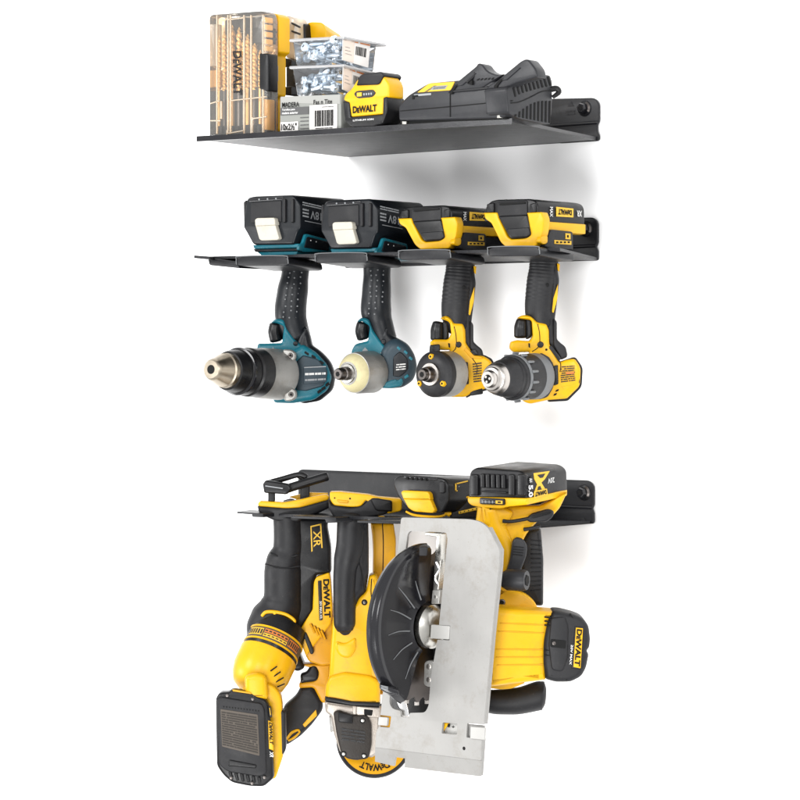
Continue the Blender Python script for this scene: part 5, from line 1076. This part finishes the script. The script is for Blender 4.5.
p.ext([(574.6, 626, 1), (584.6, 627, 1), (582, 670, 1), (571.4, 668.4, 1)], 0, 3, 'black', a=CP, near=28.6, r=.8, c=.8)
p.ext([(576, 627.6, .6), (583, 628.4, .6), (580.6, 668.4, .6), (573.4, 667, .6)], 0, 3, 'yellow', a=CP, near=29.6, r=.4, c=.6)
p.text('DeWALT', [(582.2, 629.6), (580, 666.6), (574.4, 665.6), (576.8, 629)], 0, 'hole', a=CP, near=30.2, bold=.04, caps=True)
p.text('20V MAX', [(573.2, 645), (571.6, 665), (569.4, 664.6), (571, 644.6)], 0, 'white_print', a=CP, near=30.2); p.done()
p = Part('auxiliary_handle', u4)
p.spine([(486, 701, 11.5), (500, 702, 12.6), (520, 700.6, 13.6), (538, 696, 14.6), (541, 695.6, 14.4)], 0, 'rubber', a=AN, near=-4, n=26); p.done()
p = Part('rear_handle', u4)
p.ext([(519, 548, 5), (528, 530, 3), (541, 528, 3), (543.6, 560), (543.4, 606, 3), (537, 606, 2), (514, 594, 3), (522, 572, 4)], 0, 24, 'rubber', a=AN, near=-2, r=4, c=2)
for i in range(12): p.spine([(531, 540+i*4.6, .6), (541.6, 541+i*4.4, .6)], 0, 'black', a=AN, near=-1.8, n=6)
p.done()
p = Part('handle_neck', u4)
p.ext([(479, 503, 3), (500, 506), (540, 506), (567.6, 492, 2), (560, 508, 3), (552, 517, 5), (540, 519, 5), (527, 533, 6), (520, 548, 5), (517, 575, 5), (513, 592, 4), (500, 600, 3), (485, 600), (484, 560), (476, 525, 3)], 0, 26, 'yellow', a=AN, near=16, r=4, c=2)
p.spine([(492, 510, 9), (496, 525, 9), (505, 545, 8), (508, 570, 8)], 0, 'yellow', a=AN, near=16, sq=.8)
p.ext([(482, 506, 2), (503, 507, 2), (514, 512, 4), (508, 524, 5), (498, 530, 5), (484, 524, 4)], 0, 12, 'yellow', a=AN, near=22, r=3, c=2)
p.ext([(489.6, 508), (493, 508.2), (493, 510), (489.6, 509.8)], 0, 2, 'hole', a=AN, near=22.4, r=.1, c=.3)
p.done()
YS = -.19
p = Part('battery', u4)
p.ext([(468.4, 480, 5), (470, 471, 4), (476, 467.4, 4), (520, 470.6, 4), (526.6, 476, 4), (527, 499), (468, 498.4)], YS, 1, 'black', 'Y', 2.2, 1.5, to=((526, 475, YS), (566.6, 468.5, -.118)))
p.ext([(471, 470.6, 2), (476, 469, 2), (520, 472, 2), (524, 476, 2), (524, 480), (471, 478)], YS-.0008, .003, 'rubber', 'Y', .7, 1)
for i in range(5): p.ext([(480+i*5.2, 473.6+i*.2, 1.5), (483.6+i*5.2, 473.8+i*.2, 1.5), (484+i*5.2, 488+i*.2, 1), (480.2+i*5.2, 487.6+i*.2, 1)], YS-.004, .008, 'black', 'Y', 1, 1.5)
for x0, x1 in ((470, 477.4), (508, 514), (517, 525)): p.ext([(x0, 474, 2), (x1, 474.4, 2), (x1, 496, 2), (x0, 495.6, 2)], YS-.003, .006, 'black', 'Y', 1.2, 1.5)
p.ext([(481, 490.6, 1), (506, 492), (506, 493.4), (481, 492)], YS-.003, .006, 'rubber', 'Y', .6, 1)
A4 = (527.4, 485, YS)
p.ext([(530, 476, 3), (556, 470, 3), (558, 474), (557.6, 490.6), (530.4, 499)], YS, .001, 'rubber', 'X', .2, 2, a=A4, near=.4)
# big X mark: hour-glass of two triangles, cut by dark strokes
p.ext([(534, 473.2), (549.8, 471), (545, 479), (541.4, 482.6), (547.4, 492.4), (533.4, 495.2), (537.4, 484.4), (534.6, 479)], YS, .0006, 'yellow_print', 'X', 0, .3, a=A4, near=1)
p.ext([(537.6, 475), (545.4, 473.6), (543, 477.6), (540.4, 478)], YS, .0006, 'rubber', 'X', 0, .2, a=A4, near=1.5)
p.ext([(538.6, 486.6), (540.4, 486), (542.6, 491.4), (537, 492.4)], YS, .0006, 'rubber', 'X', 0, .2, a=A4, near=1.5)
p.ext([(534.6, 491), (547, 488.6), (547.8, 494.6), (534.4, 498.4)], YS, .0006, 'yellow_print', 'X', 0, .3, a=A4, near=1.8)
p.text('DeWALT', [(546.8, 494), (535.4, 496.8), (535.2, 492.2), (546.2, 489.8)], YS, 'hole', 'X', a=A4, near=2.3, bold=.05, caps=True)
p.text('5.0', [(533, 484.6), (533, 496.6), (528.8, 497.6), (528.6, 485.4)], YS, 'white_print', 'X', a=A4, near=1.1, bold=.04)
p.text('AH', [(532.2, 478), (532.4, 482), (529.6, 482.4), (529.4, 478.4)], YS, 'white_print', 'X', a=A4, near=1.1)
p.text('20V', [(554.6, 482.4), (548, 483.6), (547.8, 478.4), (554.4, 477.2)], YS, 'white_print', 'X', a=A4, near=1.1, bold=.01)
p.done()
p = Part('battery_seat', u4)
p.ext([(467, 497, 2), (527.6, 498.4, 1), (527.6, 505, 2), (507, 507, 2), (500, 509, 4), (482, 508, 4), (472, 506, 3), (467.4, 503, 3)], YS-.002, 1, 'yellow', 'Y', 1.6, 1, to=((527.6, 499, YS-.002), (567.6, 490, -.118)))
p.ext([(479.4, 497.6, 1.5), (504, 498.8, 1.5), (504, 505.2, 1.5), (479.4, 504, 1.5)], YS-.0045, .005, 'black', 'Y', .6, 1)
p.decal([(495.6, 500.4), (502.4, 500.8), (502.4, 504), (495.6, 503.6)], YS-.0045, 'yellow_print', 'Y', near=.5)
for i in range(4): p.decal([(482+i*3.4, 500.4+i*.1), (482.7+i*3.4, 500.4+i*.1), (482.7+i*3.4, 503+i*.1), (482+i*3.4, 503+i*.1)], YS-.0045, 'grey_print', 'Y', near=.5)
p.decal([(482, 501.6), (495, 502.1), (495, 502.5), (482, 502)], YS-.0045, 'grey_print', 'Y', near=.5)
p.decal([(497.6, 501.4), (500.6, 501.5), (500.6, 503), (497.6, 502.9)], YS-.0045, 'hole', 'Y', near=.8)
p.done()
p = Part('rafter_hook', u4)
p.spine([(503, 521, 2), (512, 521.4, 1.8), (528, 518.6, 1.9)], 0, 'rubber', a=AN, near=26)
p.ext([(525.6, 519.6, 2), (531, 513.6, 3), (549, 508.6, 3), (554.6, 511.6, 3), (553, 517, 3), (547, 522, 3), (530, 522.6, 3)], 0, 6, 'rubber', a=AN, near=28, r=2.4, c=2)
for k in range(3): p.spine([(531, 518.6-k*1.8, .5), (551, 513.4-k*1.2, .5)], 0, 'black', a=AN, near=28.4, n=6)
p.spine([(524, 529.4, 2), (530, 528.6, 1.8), (540, 526, 1.8)], 0, 'rubber', a=AN, near=20); p.done()
p = Part('depth_lever', u4)
p.ext([(512.6, 541, 4), (516, 537, 3), (523, 538.6, 4), (527.6, 546, 4), (526.4, 556), (522, 568, 4), (518, 576), (505, 576), (510, 560)], 0, 9, 'grey_plastic', a=AN, near=28, r=2.4, c=2)
h0 = P(503, 579.6, -.2); sH = SC(h0); hx = (R*.92-F*.38).normalized()
p.rev(h0, h0+hx*.026, [(0, 8*sH), (.2, 10.6*sH), (.85, 11*sH), (1, 9.6*sH)], 'grey_plastic', n=32)
p.rev(h0+hx*.0262, h0+hx*.0268, [(0, 6*sH), (1, 5.6*sH)], 'hole', n=6)
p.rev(h0-hx*.01, h0, [(0, 3*sH), (1, 3*sH)], 'dark_steel', n=12)
for k in range(4): p.spine([(513.6-k*.3, 546.6+k*2.6, .55), (523.8-k*.3, 547.6+k*2.6, .55)], 0, 'black', a=AN, near=28.6, n=6)
p.done()
